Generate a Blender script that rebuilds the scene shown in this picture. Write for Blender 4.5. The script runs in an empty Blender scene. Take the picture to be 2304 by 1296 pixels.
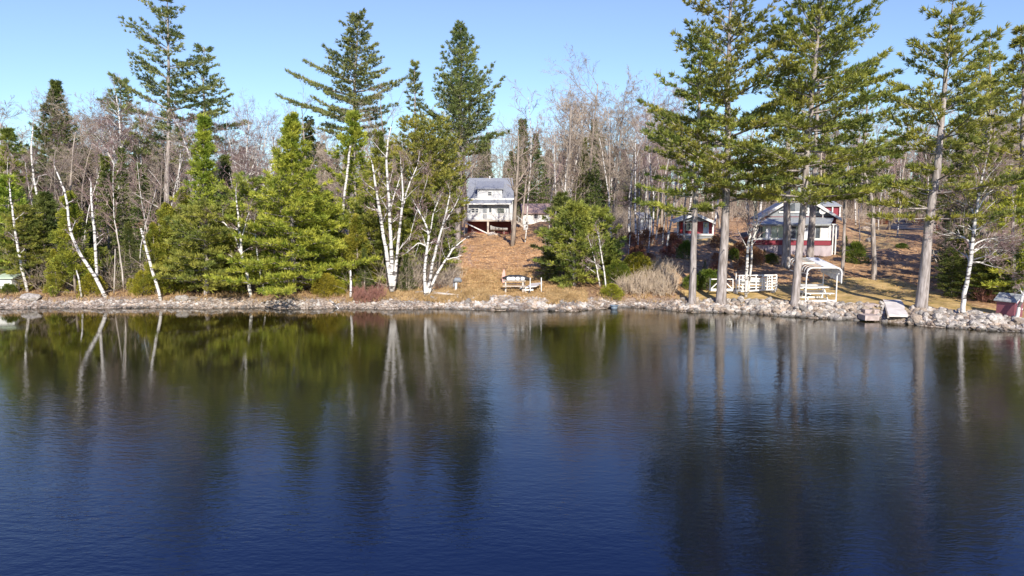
import bpy, math, random
import numpy as np
from mathutils import Vector
D2R = math.radians
scene = bpy.context.scene
COL = scene.collection

# ------------------------------------------------------------------ camera
CAMH, PITCH, F = 5.5, D2R(6.0), 1557.0
CP, SP = math.cos(PITCH), math.sin(PITCH)
cam_d = bpy.data.cameras.new("camera")
cam = bpy.data.objects.new("camera", cam_d); COL.objects.link(cam)
cam.location = (0, 0, CAMH); cam.rotation_euler = (D2R(90) - PITCH, 0, 0)
cam_d.sensor_width = 36; cam_d.lens = 36 * F / 2304.0
cam_d.clip_start = 0.5; cam_d.clip_end = 3000
scene.camera = cam

# ------------------------------------------------------------------ world, sun
SUN_EL = D2R(30)
sdir = Vector((-0.16, 1.0, 0)).normalized() * math.cos(SUN_EL) + Vector((0, 0, -math.sin(SUN_EL)))
w = bpy.data.worlds.new("World"); scene.world = w; w.use_nodes = True
nt = w.node_tree
sky = nt.nodes.new('ShaderNodeTexSky'); sky.sky_type = 'NISHITA'; sky.sun_disc = False
sky.sun_elevation = SUN_EL; sky.sun_rotation = math.atan2(-sdir.x, -sdir.y)
sky.air_density = 1.0; sky.dust_density = 0.1; sky.ozone_density = 1.6; sky.altitude = 300
tint = nt.nodes.new('ShaderNodeMix'); tint.data_type = 'RGBA'; tint.blend_type = 'MULTIPLY'; tint.inputs[0].default_value = 1.0
geo = nt.nodes.new('ShaderNodeTexCoord'); sepz = nt.nodes.new('ShaderNodeSeparateXYZ'); nt.links.new(geo.outputs['Generated'], sepz.inputs[0])
gr = nt.nodes.new('ShaderNodeValToRGB'); gr.color_ramp.elements[0].position = 0.0; gr.color_ramp.elements[0].color = (.66, .83, .90, 1)
gr.color_ramp.elements[1].position = .55; gr.color_ramp.elements[1].color = (.46, .64, 1.45, 1)
e_ = gr.color_ramp.elements.new(.28); e_.color = (.90, .90, 1.06, 1)
nt.links.new(sepz.outputs['Z'], gr.inputs[0]); nt.links.new(gr.outputs[0], tint.inputs[7])
nt.links.new(sky.outputs[0], tint.inputs[6]); nt.links.new(tint.outputs[2], nt.nodes['Background'].inputs[0])
nt.nodes['Background'].inputs[1].default_value = 0.095
sl = bpy.data.lights.new("sun", 'SUN'); sl.energy = 4.1; sl.angle = D2R(0.5); sl.color = (1.0, 0.94, 0.84)
so = bpy.data.objects.new("sun", sl); COL.objects.link(so)
so.rotation_euler = sdir.to_track_quat('-Z', 'Y').to_euler(); so.location = (20, -60, 60)
scene.view_settings.view_transform = 'Standard'; scene.view_settings.look = 'None'
scene.view_settings.gamma = 1.0; scene.view_settings.exposure = 0.88

# ------------------------------------------------------------------ projection helpers
def kray(py):
    b = (648 - py) / F
    return (-SP + b * CP) / (CP + b * SP)
def xk(px, py):
    b = (648 - py) / F
    return (px - 1152) / F / (CP + b * SP)
def at(px, py, Y):
    return Vector((xk(px, py) * Y, Y, CAMH + kray(py) * Y))

# ------------------------------------------------------------------ terrain
SHORE = [(-600, 692), (0, 694), (200, 693), (430, 693), (640, 694), (930, 695), (1100, 697), (1200, 700), (1290, 700), (1350, 694), (1410, 692),
         (1480, 695), (1560, 702), (1700, 707), (1860, 717), (1960, 722), (2060, 731), (2150, 738), (2220, 743), (2304, 748), (2700, 760)]
SH_U = np.array([xk(p, q) for p, q in SHORE]); SH_Y = np.array([-CAMH / kray(q) for p, q in SHORE])
# columns: (px, [(s, z)...])  s = metres inland from the waterline
TCOL = [
 (-400, [(0, 0), (1.3, .5), (8, .9), (30, 2.2), (80, 4.5), (220, 8)]),
 (800,  [(0, 0), (1.3, .5), (8, .9), (30, 2.0), (80, 4.5), (220, 8)]),
 (1000, [(0, 0), (1.3, .6), (7, .9), (27, 2.4), (40, 3.0), (60, 3.8), (110, 6), (220, 9)]),
 (1130, [(0, 0), (1.3, .62), (7, .78), (14, 1.4), (27, 2.25), (39, 2.95), (60, 3.8), (110, 6), (220, 9)]),
 (1225, [(0, 0), (1.3, .62), (7, .9), (14, 1.7), (27, 2.8), (39, 3.6), (52, 4.5), (110, 6), (220, 9)]),
 (1330, [(0, 0), (1.3, .5), (5, .9), (12, 2.0), (18, 3.0), (40, 4.2), (110, 6), (220, 9)]),
 (1500, [(0, 0), (1.3, .45), (3.2, .95), (7, 2.0), (12, 2.7), (17, 3.4), (19, 3.75), (37, 4.3), (80, 5.0), (220, 8)]),
 (1600, [(0, 0), (1.3, .5), (4.5, .8), (8, 1.6), (12, 2.5), (18, 3.5), (20, 3.75), (40, 4.4), (90, 5.1), (220, 8)]),
 (1760, [(0, 0), (1.3, .55), (5, .78), (12, 1.7), (17, 2.1), (21, 2.35), (34, 3.9), (48, 5.0), (90, 5.3), (220, 8)]),
 (2000, [(0, 0), (1.3, .6), (7, .9), (14, 1.7), (24, 2.6), (45, 3.8), (90, 5.3), (220, 8)]),
 (2180, [(0, 0), (1.2, .48), (4, .62), (12, 1.3), (27, 2.5), (57, 4.0), (90, 5.2), (220, 8)]),
 (2304, [(0, 0), (1.2, .4), (4, .5), (12, 1.1), (27, 2.3), (67, 4.1), (220, 8)]),
]
TC_U = np.array([(p - 1152) / F / .993 for p, _ in TCOL])
def hnoise(x, y):
    return (np.sin(x * .9 + 1.3 * np.sin(y * .7)) * np.cos(y * 1.1 + 1.7 * np.sin(x * .5)) + .5 * np.sin(x * 2.3 + y * 1.9) * np.cos(y * 2.7 - x * 1.4))
def tz(X, Y):
    X = np.asarray(X, float); Y = np.asarray(Y, float)
    u = X / np.maximum(Y, 5.0)
    ysh = np.interp(u, SH_U, SH_Y) + .18 * np.sin(X * 1.1) + .1 * np.sin(X * 2.9 + 1)
    s = Y - ysh
    zc = np.stack([np.interp(s, [a for a, _ in c], [b for _, b in c]) for _, c in TCOL])
    i = np.clip(np.searchsorted(TC_U, u) - 1, 0, len(TC_U) - 2)
    t = np.clip((u - TC_U[i]) / (TC_U[i + 1] - TC_U[i]), 0, 1)
    t = t * t * (3 - 2 * t)
    za = np.take_along_axis(zc, i[None, ...], 0)[0]; zb = np.take_along_axis(zc, (i + 1)[None, ...], 0)[0]
    z = za * (1 - t) + zb * t
    amp = np.clip((s - 3) / 25, 0, 1) * .16 + .015
    z = z + amp * hnoise(X, Y) * (s > 0)
    return np.where(s < 0, np.maximum(s * .45, -2.5), z)
def shoreY(px):
    return float(np.interp((px - 1152) / F / .99, SH_U, SH_Y))
def gp(px, Y, dz=0.0):
    """ground point below image column px at depth Y"""
    py = 640
    for _ in range(4):
        X = xk(px, py) * Y; z = float(tz(X, Y))
        k = (z - CAMH) / Y
        b = (k * CP + SP) / (CP - k * SP); py = 648 - b * F
    return Vector((X, Y, z + dz))
def gpp(px, py):
    """ground point hit by the ray of pixel (px, py)"""
    Y = np.arange(25, 220, .1)
    z = tz(xk(px, py) * Y, Y); r = CAMH + kray(py) * Y
    k = int(np.argmax(z >= r))
    y = float(Y[k]); return Vector((xk(px, py) * y, y, float(z[k])))

# ------------------------------------------------------------------ tagging
def tag(o, label=None, cat=None, group=None, kind=None):
    if label: o['label'] = label
    if cat: o['category'] = cat
    if group: o['group'] = group
    if kind: o['kind'] = kind
    return o
def empty(name, loc, rz=0.0, label=None, cat=None, group=None):
    o = bpy.data.objects.new(name, None); COL.objects.link(o); o.empty_display_size = .3
    o.location = loc; o.rotation_euler = (0, 0, rz)
    return tag(o, label, cat, group)

# ------------------------------------------------------------------ materials
MATS = {}
def new_mat(name):
    m = bpy.data.materials.new(name); m.use_nodes = True; m.node_tree.nodes.clear()
    MATS[name] = m; return m, m.node_tree.nodes, m.node_tree.links
def ramp(N, stops):
    r = N.new('ShaderNodeValToRGB'); e = r.color_ramp.elements
    while len(e) < len(stops): e.new(.5)
    for i, (p, c) in enumerate(stops):
        e[i].position = p; e[i].color = (c[0], c[1], c[2], 1)
    return r
def mixc(N, L, a, b, f, mode='MIX'):
    m = N.new('ShaderNodeMix'); m.data_type = 'RGBA'; m.blend_type = mode
    for s, v in ((m.inputs[6], a), (m.inputs[7], b), (m.inputs[0], f)):
        if isinstance(v, (int, float)): s.default_value = v
        elif isinstance(v, tuple): s.default_value = (v[0], v[1], v[2], 1)
        else: L.new(v, s)
    return m.outputs[2]
def foliage(name, c1, c2, scale=.7, transl=.42, rough=.6):
    m, N, L = new_mat(name)
    out = N.new('ShaderNodeOutputMaterial'); p = N.new('ShaderNodeBsdfPrincipled'); t = N.new('ShaderNodeBsdfTranslucent')
    mx = N.new('ShaderNodeMixShader'); mx.inputs[0].default_value = transl
    tc = N.new('ShaderNodeTexCoord'); n = N.new('ShaderNodeTexNoise'); n.inputs['Scale'].default_value = scale; n.inputs['Detail'].default_value = 3
    L.new(tc.outputs['Object'], n.inputs['Vector'])
    r = ramp(N, [(.36, c1), (.64, c2)]); L.new(n.outputs['Fac'], r.inputs[0])
    n2 = N.new('ShaderNodeTexNoise'); n2.inputs['Scale'].default_value = 9.0; L.new(tc.outputs['Object'], n2.inputs['Vector'])
    hs = N.new('ShaderNodeHueSaturation'); oi = N.new('ShaderNodeObjectInfo')
    mr = N.new('ShaderNodeMapRange'); mr.inputs[3].default_value = .48; mr.inputs[4].default_value = .512; L.new(oi.outputs['Random'], mr.inputs[0])
    mv = N.new('ShaderNodeMapRange'); mv.inputs[1].default_value = .3; mv.inputs[2].default_value = .7; mv.inputs[3].default_value = .65; mv.inputs[4].default_value = 1.35; L.new(n2.outputs['Fac'], mv.inputs[0])
    L.new(mr.outputs[0], hs.inputs['Hue']); L.new(mv.outputs[0], hs.inputs['Value']); L.new(r.outputs[0], hs.inputs['Color'])
    L.new(hs.outputs[0], p.inputs['Base Color']); L.new(hs.outputs[0], t.inputs['Color'])
    p.inputs['Roughness'].default_value = rough; p.inputs['Specular IOR Level'].default_value = .25
    L.new(p.outputs[0], mx.inputs[1]); L.new(t.outputs[0], mx.inputs[2]); L.new(mx.outputs[0], out.inputs[0])
    return m
def surf(name, c1, c2=None, scale=3.0, rough=.75, bump=0.0, stretch=(1, 1, 1), lo=.35, hi=.65, metal=0.0, detail=5, objvar=0.0, wet=False):
    m, N, L = new_mat(name); c2 = c2 or tuple(v * .82 for v in c1)
    out = N.new('ShaderNodeOutputMaterial'); p = N.new('ShaderNodeBsdfPrincipled'); L.new(p.outputs[0], out.inputs[0])
    tc = N.new('ShaderNodeTexCoord'); mp = N.new('ShaderNodeMapping'); mp.inputs['Scale'].default_value = stretch
    L.new(tc.outputs['Object'], mp.inputs[0])
    n = N.new('ShaderNodeTexNoise'); n.inputs['Scale'].default_value = scale; n.inputs['Detail'].default_value = detail
    L.new(mp.outputs[0], n.inputs['Vector']); r = ramp(N, [(lo, c1), (hi, c2)]); L.new(n.outputs['Fac'], r.inputs[0])
    src = r.outputs[0]
    if objvar:
        hs = N.new('ShaderNodeHueSaturation'); oi = N.new('ShaderNodeObjectInfo'); mr = N.new('ShaderNodeMapRange')
        mr.inputs[3].default_value = 1 - objvar; mr.inputs[4].default_value = 1 + objvar; L.new(oi.outputs['Random'], mr.inputs[0])
        L.new(mr.outputs[0], hs.inputs['Value']); L.new(src, hs.inputs['Color']); src = hs.outputs[0]
    if wet:   # stones stay dark and damp just above the waterline
        g_ = N.new('ShaderNodeNewGeometry'); sp_ = N.new('ShaderNodeSeparateXYZ'); L.new(g_.outputs['Position'], sp_.inputs[0])
        w_ = N.new('ShaderNodeMapRange'); w_.inputs[1].default_value = .05; w_.inputs[2].default_value = .17; w_.inputs[3].default_value = .32; w_.inputs[4].default_value = 1; L.new(sp_.outputs[2], w_.inputs[0])
        vm = N.new('ShaderNodeVectorMath'); vm.operation = 'SCALE'; L.new(src, vm.inputs[0]); L.new(w_.outputs[0], vm.inputs['Scale']); src = vm.outputs[0]
    L.new(src, p.inputs['Base Color'])
    p.inputs['Roughness'].default_value = rough; p.inputs['Metallic'].default_value = metal; p.inputs['Specular IOR Level'].default_value = .3
    if bump:
        b = N.new('ShaderNodeBump'); b.inputs['Strength'].default_value = bump; b.inputs['Distance'].default_value = .03
        L.new(n.outputs['Fac'], b.inputs['Height']); L.new(b.outputs[0], p.inputs['Normal'])
    return m
M_pine = foliage('pine_needles', (.155, .205, .045), (.44, .435, .08))
M_pineb = foliage('blue_pine_needles', (.135, .18, .06), (.36, .37, .11))
M_young = foliage('young_pine_needles', (.20, .28, .035), (.51, .54, .08), scale=1.2)
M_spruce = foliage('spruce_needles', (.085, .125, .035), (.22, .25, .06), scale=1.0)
M_brownspruce = foliage('brown_spruce_needles', (.09, .08, .035), (.17, .13, .065), scale=1.0)
M_cedar = foliage('cedar_leaves', (.18, .22, .03), (.40, .38, .05), scale=1.4)
M_bush = foliage('evergreen_bush_leaves', (.06, .11, .015), (.20, .24, .03), scale=2.0)
M_ybush = foliage('yellow_bush_leaves', (.22, .22, .02), (.42, .38, .04), scale=2.0)
M_oak = foliage('russet_oak_leaves', (.20, .085, .04), (.44, .21, .10), scale=1.3)
M_straw = foliage('straw_grass', (.36, .25, .10), (.58, .43, .20), scale=1.3, transl=.3)
M_litter = foliage('dry_leaves', (.34, .19, .08), (.62, .41, .19), scale=1.2, transl=.1)
M_twig = surf('grey_brown_twigs', (.38, .31, .235), (.25, .195, .145), 2.0, objvar=.25)
M_twigr = surf('purple_birch_twigs', (.30, .20, .18), (.22, .15, .14), 2.0, objvar=.2)
M_bark = surf('grey_brown_bark', (.36, .30, .24), (.20, .16, .13), 2.2, bump=.6, stretch=(3, 3, .6), objvar=.25)
M_pbark = surf('pine_bark', (.40, .35, .32), (.17, .14, .12), 3.6, bump=1.0, stretch=(3, 3, .45), objvar=.08)
M_rock = surf('shore_rock', (.43, .385, .335), (.19, .165, .14), 5.0, bump=.8, objvar=.45, rough=.85, wet=True)
M_rock2 = surf('shore_rock_warm', (.40, .32, .24), (.22, .17, .13), 4.0, bump=.8, objvar=.35, rough=.85, wet=True)
M_dead = surf('weathered_wood', (.52, .46, .39), (.34, .29, .24), 4, bump=.4, stretch=(3, 3, .5))
def birch_mat(name='birch_bark', white=(.62, .58, .52)):
    m, N, L = new_mat(name)
    out = N.new('ShaderNodeOutputMaterial'); p = N.new('ShaderNodeBsdfPrincipled'); L.new(p.outputs[0], out.inputs[0])
    tc = N.new('ShaderNodeTexCoord'); mp = N.new('ShaderNodeMapping'); mp.inputs['Scale'].default_value = (1.0, 1.0, 3.6)
    L.new(tc.outputs['Object'], mp.inputs[0])
    n = N.new('ShaderNodeTexNoise'); n.inputs['Scale'].default_value = 1.9; n.inputs['Detail'].default_value = 6; L.new(mp.outputs[0], n.inputs['Vector'])
    r = ramp(N, [(.43, (.10, .085, .075)), (.48, white), (.72, tuple(v * .82 for v in white))]); L.new(n.outputs['Fac'], r.inputs[0])
    L.new(r.outputs[0], p.inputs['Base Color']); p.inputs['Roughness'].default_value = .7
    return m
M_birch = birch_mat()

# siding, shingles
def siding(name, c, pitch=.14, dark=.75):
    m, N, L = new_mat(name)
    out = N.new('ShaderNodeOutputMaterial'); p = N.new('ShaderNodeBsdfPrincipled'); L.new(p.outputs[0], out.inputs[0])
    tc = N.new('ShaderNodeTexCoord'); wv = N.new('ShaderNodeTexWave'); wv.bands_direction = 'Z'; wv.wave_profile = 'SAW'
    wv.inputs['Scale'].default_value = .314 / pitch; wv.inputs['Distortion'].default_value = 0
    L.new(tc.outputs['Object'], wv.inputs['Vector'])
    n = N.new('ShaderNodeTexNoise'); n.inputs['Scale'].default_value = 1.5; n.inputs['Detail'].default_value = 6; L.new(tc.outputs['Object'], n.inputs['Vector'])
    r = ramp(N, [(.3, c), (.75, tuple(v * .85 for v in c))]); L.new(n.outputs['Fac'], r.inputs[0])
    r2 = ramp(N, [(0, (dark,) * 3), (.12, (1, 1, 1))]); L.new(wv.outputs['Fac'], r2.inputs[0])
    L.new(mixc(N, L, r.outputs[0], r2.outputs[0], 1.0, 'MULTIPLY'), p.inputs['Base Color']); p.inputs['Roughness'].default_value = .6
    b = N.new('ShaderNodeBump'); b.inputs['Strength'].default_value = .5; b.inputs['Distance'].default_value = .02
    L.new(wv.outputs['Fac'], b.inputs['Height']); L.new(b.outputs[0], p.inputs['Normal'])
    return m
M_siding = siding('grey_white_siding', (.52, .525, .525))
M_wsiding = siding('cream_siding', (.82, .81, .74))
M_redsiding = siding('red_siding', (.23, .022, .038))
M_redboard = siding('dull_red_boards', (.25, .085, .105), .2)
M_darkred = siding('dark_red_skirting', (.17, .035, .03), .25)
M_shingle = surf('grey_shingles', (.25, .26, .285), (.17, .18, .20), 7, bump=.3, stretch=(1, 1, 3))
M_shingleb = surf('brown_shingles', (.36, .25, .21), (.22, .15, .13), 6, bump=.3, stretch=(1, 1, 3))
M_shingleg = surf('pale_grey_shingles', (.34, .35, .34), (.24, .25, .25), 7, bump=.3)
M_white = surf('white_paint', (.68, .665, .63), (.52, .50, .46), 2.5, rough=.5)
M_whitem = surf('white_metal', (.80, .78, .73), (.70, .67, .62), 5, rough=.4)
M_canvas = surf('white_canvas', (.72, .72, .74), (.58, .58, .62), 1.5, rough=.8)
M_greyp = surf('grey_paint', (.25, .26, .27), (.19, .2, .21), 3)
M_skirt = surf('stained_skirting', (.42, .36, .37), (.25, .21, .22), 2.5, stretch=(1, 1, .4))
M_deckw = surf('deck_lumber', (.55, .47, .38), (.38, .32, .26), 3, stretch=(.5, 3, 3))
M_dockp = surf('dock_panel', (.66, .60, .55), (.52, .47, .43), 2.5, rough=.7)
M_black = surf('black_rubber', (.02, .02, .022), (.035, .035, .035), 4, rough=.5)
M_blue = surf('pale_blue_door', (.33, .42, .55), (.28, .36, .48), 2, rough=.5)
M_pink = surf('faded_pink_board', (.62, .36, .30), (.52, .29, .25), 2, rough=.5)
M_stone = surf('pink_stone', (.46, .36, .32), (.30, .24, .21), 4, bump=.5)
M_tub = surf('blue_grey_plastic', (.17, .21, .25), (.11, .14, .17), 4, rough=.5)
M_soil = surf('soil', (.1, .07, .05), (.06, .04, .03), 4)
def glass():
    m, N, L = new_mat('window_glass')
    out = N.new('ShaderNodeOutputMaterial'); p = N.new('ShaderNodeBsdfPrincipled'); L.new(p.outputs[0], out.inputs[0])
    tc = N.new('ShaderNodeTexCoord'); n = N.new('ShaderNodeTexNoise'); n.inputs['Scale'].default_value = 1.2; L.new(tc.outputs['Object'], n.inputs['Vector'])
    r = ramp(N, [(.35, (.03, .035, .045)), (.65, (.10, .11, .13))]); L.new(n.outputs['Fac'], r.inputs[0])
    L.new(r.outputs[0], p.inputs['Base Color']); p.inputs['Roughness'].default_value = .06; p.inputs['Specular IOR Level'].default_value = .9
    return m
M_glass = glass()

# ------------------------------------------------------------------ mesh builder
class MB:
    def __init__(s): s.V = []; s.Q = []; s.T = []; s.n = 0; s.raw = []
    def add(s, V, Q=None, T=None):
        V = np.asarray(V, float).reshape(-1, 3)
        if len(s.raw) < 60: s.raw.append((V, Q, T))
        if Q is not None and len(Q): s.Q.append(np.asarray(Q, int).reshape(-1, 4) + s.n)
        if T is not None and len(T): s.T.append(np.asarray(T, int).reshape(-1, 3) + s.n)
        s.V.append(V); s.n += len(V); return s
    def box(s, x0, x1, y0, y1, z0, z1):
        V = [(x, y, z) for z in (z0, z1) for y in (y0, y1) for x in (x0, x1)]
        return s.add(V, [(0, 2, 3, 1), (4, 5, 7, 6), (0, 1, 5, 4), (2, 6, 7, 3), (0, 4, 6, 2), (1, 3, 7, 5)])
    def poly(s, base, off):
        """prism: polygon pts (tri or quad) extruded by the vector off"""
        b = [Vector(p) for p in base]; o = Vector(off); n = len(b)
        V = [tuple(p) for p in b] + [tuple(p + o) for p in b]
        side = [(i, (i + 1) % n, n + (i + 1) % n, n + i) for i in range(n)]
        if n == 4: return s.add(V, side + [(3, 2, 1, 0), (4, 5, 6, 7)])
        return s.add(V, side, [(2, 1, 0), (3, 4, 5)])
    def beam(s, a, b, w, h=None):
        h = h or w; a = Vector(a); b = Vector(b); d = (b - a).normalized()
        up = Vector((0, 0, 1)) if abs(d.z) < .9 else Vector((0, 1, 0))
        r = d.cross(up).normalized() * w / 2; q = r.cross(d).normalized() * h / 2
        V = [tuple(p + i * r + j * q) for p in (a, b) for i, j in ((-1, -1), (1, -1), (1, 1), (-1, 1))]
        return s.add(V, [(0, 1, 2, 3), (7, 6, 5, 4), (0, 4, 5, 1), (1, 5, 6, 2), (2, 6, 7, 3), (3, 7, 4, 0)])
    def tube(s, pts, rad, n=6, cap=True):
        P = np.asarray([tuple(p) for p in pts], float); k = len(P)
        rad = np.full(k, rad) if np.isscalar(rad) else np.asarray(rad, float)
        T = np.gradient(P, axis=0); T /= np.linalg.norm(T, axis=1)[:, None] + 1e-9
        ref = np.array([0.0, 1, 0]) if abs(T[0][2]) > .6 else np.array([0, 0, 1.0])
        A = np.cross(T, ref); A /= np.linalg.norm(A, axis=1)[:, None] + 1e-9; B = np.cross(T, A)
        th = np.arange(n) * 2 * np.pi / n
        V = P[:, None] + rad[:, None, None] * (A[:, None] * np.cos(th)[None, :, None] + B[:, None] * np.sin(th)[None, :, None])
        i = np.arange(k - 1)[:, None] * n; j = np.arange(n)[None]
        q = np.stack([i + j, i + (j + 1) % n, i + n + (j + 1) % n, i + n + j], -1).reshape(-1, 4)
        t = []
        V = V.reshape(-1, 3)
        if cap:
            V = np.vstack([V, P[-1:], P[:1]]); c = k * n
            t = [((k - 1) * n + a, (k - 1) * n + (a + 1) % n, c) for a in range(n)] + [((a + 1) % n, a, c + 1) for a in range(n)]
        return s.add(V, q, t)
    def sticks(s, P0, P1, R0, R1, n=3):
        P0 = np.asarray(P0, float).reshape(-1, 3); P1 = np.asarray(P1, float).reshape(-1, 3)
        if not len(P0): return s
        R0 = np.broadcast_to(R0, (len(P0),)); R1 = np.broadcast_to(R1, (len(P0),))
        T = P1 - P0; T = T / (np.linalg.norm(T, axis=1)[:, None] + 1e-9)
        ref = np.where(np.abs(T[:, 2:3]) > .7, np.array([[0, 1.0, 0]]), np.array([[0, 0, 1.0]]))
        A = np.cross(T, ref); A /= np.linalg.norm(A, axis=1)[:, None] + 1e-9; B = np.cross(T, A)
        th = np.arange(n) * 2 * np.pi / n; ring = A[:, None] * np.cos(th)[None, :, None] + B[:, None] * np.sin(th)[None, :, None]
        V = np.concatenate([P0[:, None] + ring * R0[:, None, None], P1[:, None] + ring * R1[:, None, None]], 1).reshape(-1, 3)
        b = (np.arange(len(P0)) * 2 * n)[:, None, None]; j = np.arange(n)[None, :, None]
        q = np.concatenate([b + j, b + (j + 1) % n, b + n + (j + 1) % n, b + n + j], -1).reshape(-1, 4)
        return s.add(V, q)
    def blades(s, rng, P, Dr, n, L, W, spread):
        """n thin triangular blades at every point P around direction Dr"""
        P = np.repeat(np.asarray(P, float).reshape(-1, 3), n, 0); Dr = np.repeat(np.asarray(Dr, float).reshape(-1, 3), n, 0)
        m = len(P)
        if not m: return s
        d = Dr + spread * rng.normal(size=(m, 3)); d /= np.linalg.norm(d, axis=1)[:, None] + 1e-9
        a = np.cross(d, rng.normal(size=(m, 3))); a /= np.linalg.norm(a, axis=1)[:, None] + 1e-9
        l = L * rng.uniform(.6, 1.25, (m, 1)); w_ = W * rng.uniform(.7, 1.3, (m, 1))
        V = np.stack([P - a * w_ * .4, P + d * l * .45 + a * w_ * .6, P + d * l, P + d * l * .4 - a * w_ * .6], 1).reshape(-1, 3)
        return s.add(V, np.arange(m * 4).reshape(-1, 4))
    def lathe(s, prof, n=12, c=(0, 0, 0)):
        k = len(prof); V = [(c[0] + r * math.cos(t * 2 * math.pi / n), c[1] + r * math.sin(t * 2 * math.pi / n), c[2] + z) for r, z in prof for t in range(n)]
        q = [(i * n + j, i * n + (j + 1) % n, (i + 1) * n + (j + 1) % n, (i + 1) * n + j) for i in range(k - 1) for j in range(n)]
        return s.add(V, q)
    def mesh(s, name, mat, smooth=False):
        V = np.concatenate(s.V) if s.V else np.zeros((0, 3))
        Q = np.concatenate(s.Q) if s.Q else np.zeros((0, 4), int); T = np.concatenate(s.T) if s.T else np.zeros((0, 3), int)
        me = bpy.data.meshes.new(name); me.vertices.add(len(V)); me.vertices.foreach_set('co', V.ravel())
        nl = Q.size + T.size; me.loops.add(nl); me.loops.foreach_set('vertex_index', np.concatenate([Q.ravel(), T.ravel()]))
        np_ = len(Q) + len(T); me.polygons.add(np_)
        st = np.concatenate([np.arange(len(Q)) * 4, Q.size + np.arange(len(T)) * 3])
        me.polygons.foreach_set('loop_start', st)
        me.polygons.foreach_set('use_smooth', np.full(np_, bool(smooth)))
        me.materials.append(mat); me.update(calc_edges=True); me.validate()
        return me
    def build(s, name, mat, parent=None, smooth=False, loc=None):
        o = bpy.data.objects.new(name, s.mesh(name, mat, smooth)); COL.objects.link(o)
        if parent: o.parent = parent
        if loc is not None: o.location = loc
        return o
def each(mb, name, mat, parent):
    """every box or beam of the builder becomes a part of its own"""
    return [MB().add(*r).build(name, mat, parent) for r in mb.raw]
def inst(kind, parts, loc, scale=(1, 1, 1), rz=0.0, label=None, cat='tree', group=None):
    """a thing from shared part meshes: Empty at the base + one object per part"""
    if isinstance(scale, (int, float)): scale = (scale,) * 3
    if len(parts) == 1:
        o = bpy.data.objects.new(kind, parts[0][1]); COL.objects.link(o)
    else:
        o = bpy.data.objects.new(kind, None); COL.objects.link(o); o.empty_display_size = .3
        for pn, me in parts:
            c = bpy.data.objects.new(pn, me); COL.objects.link(c); c.parent = o
    o.location = loc; o.scale = scale; o.rotation_euler = (0, 0, rz)
    return tag(o, label, cat, group)

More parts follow.
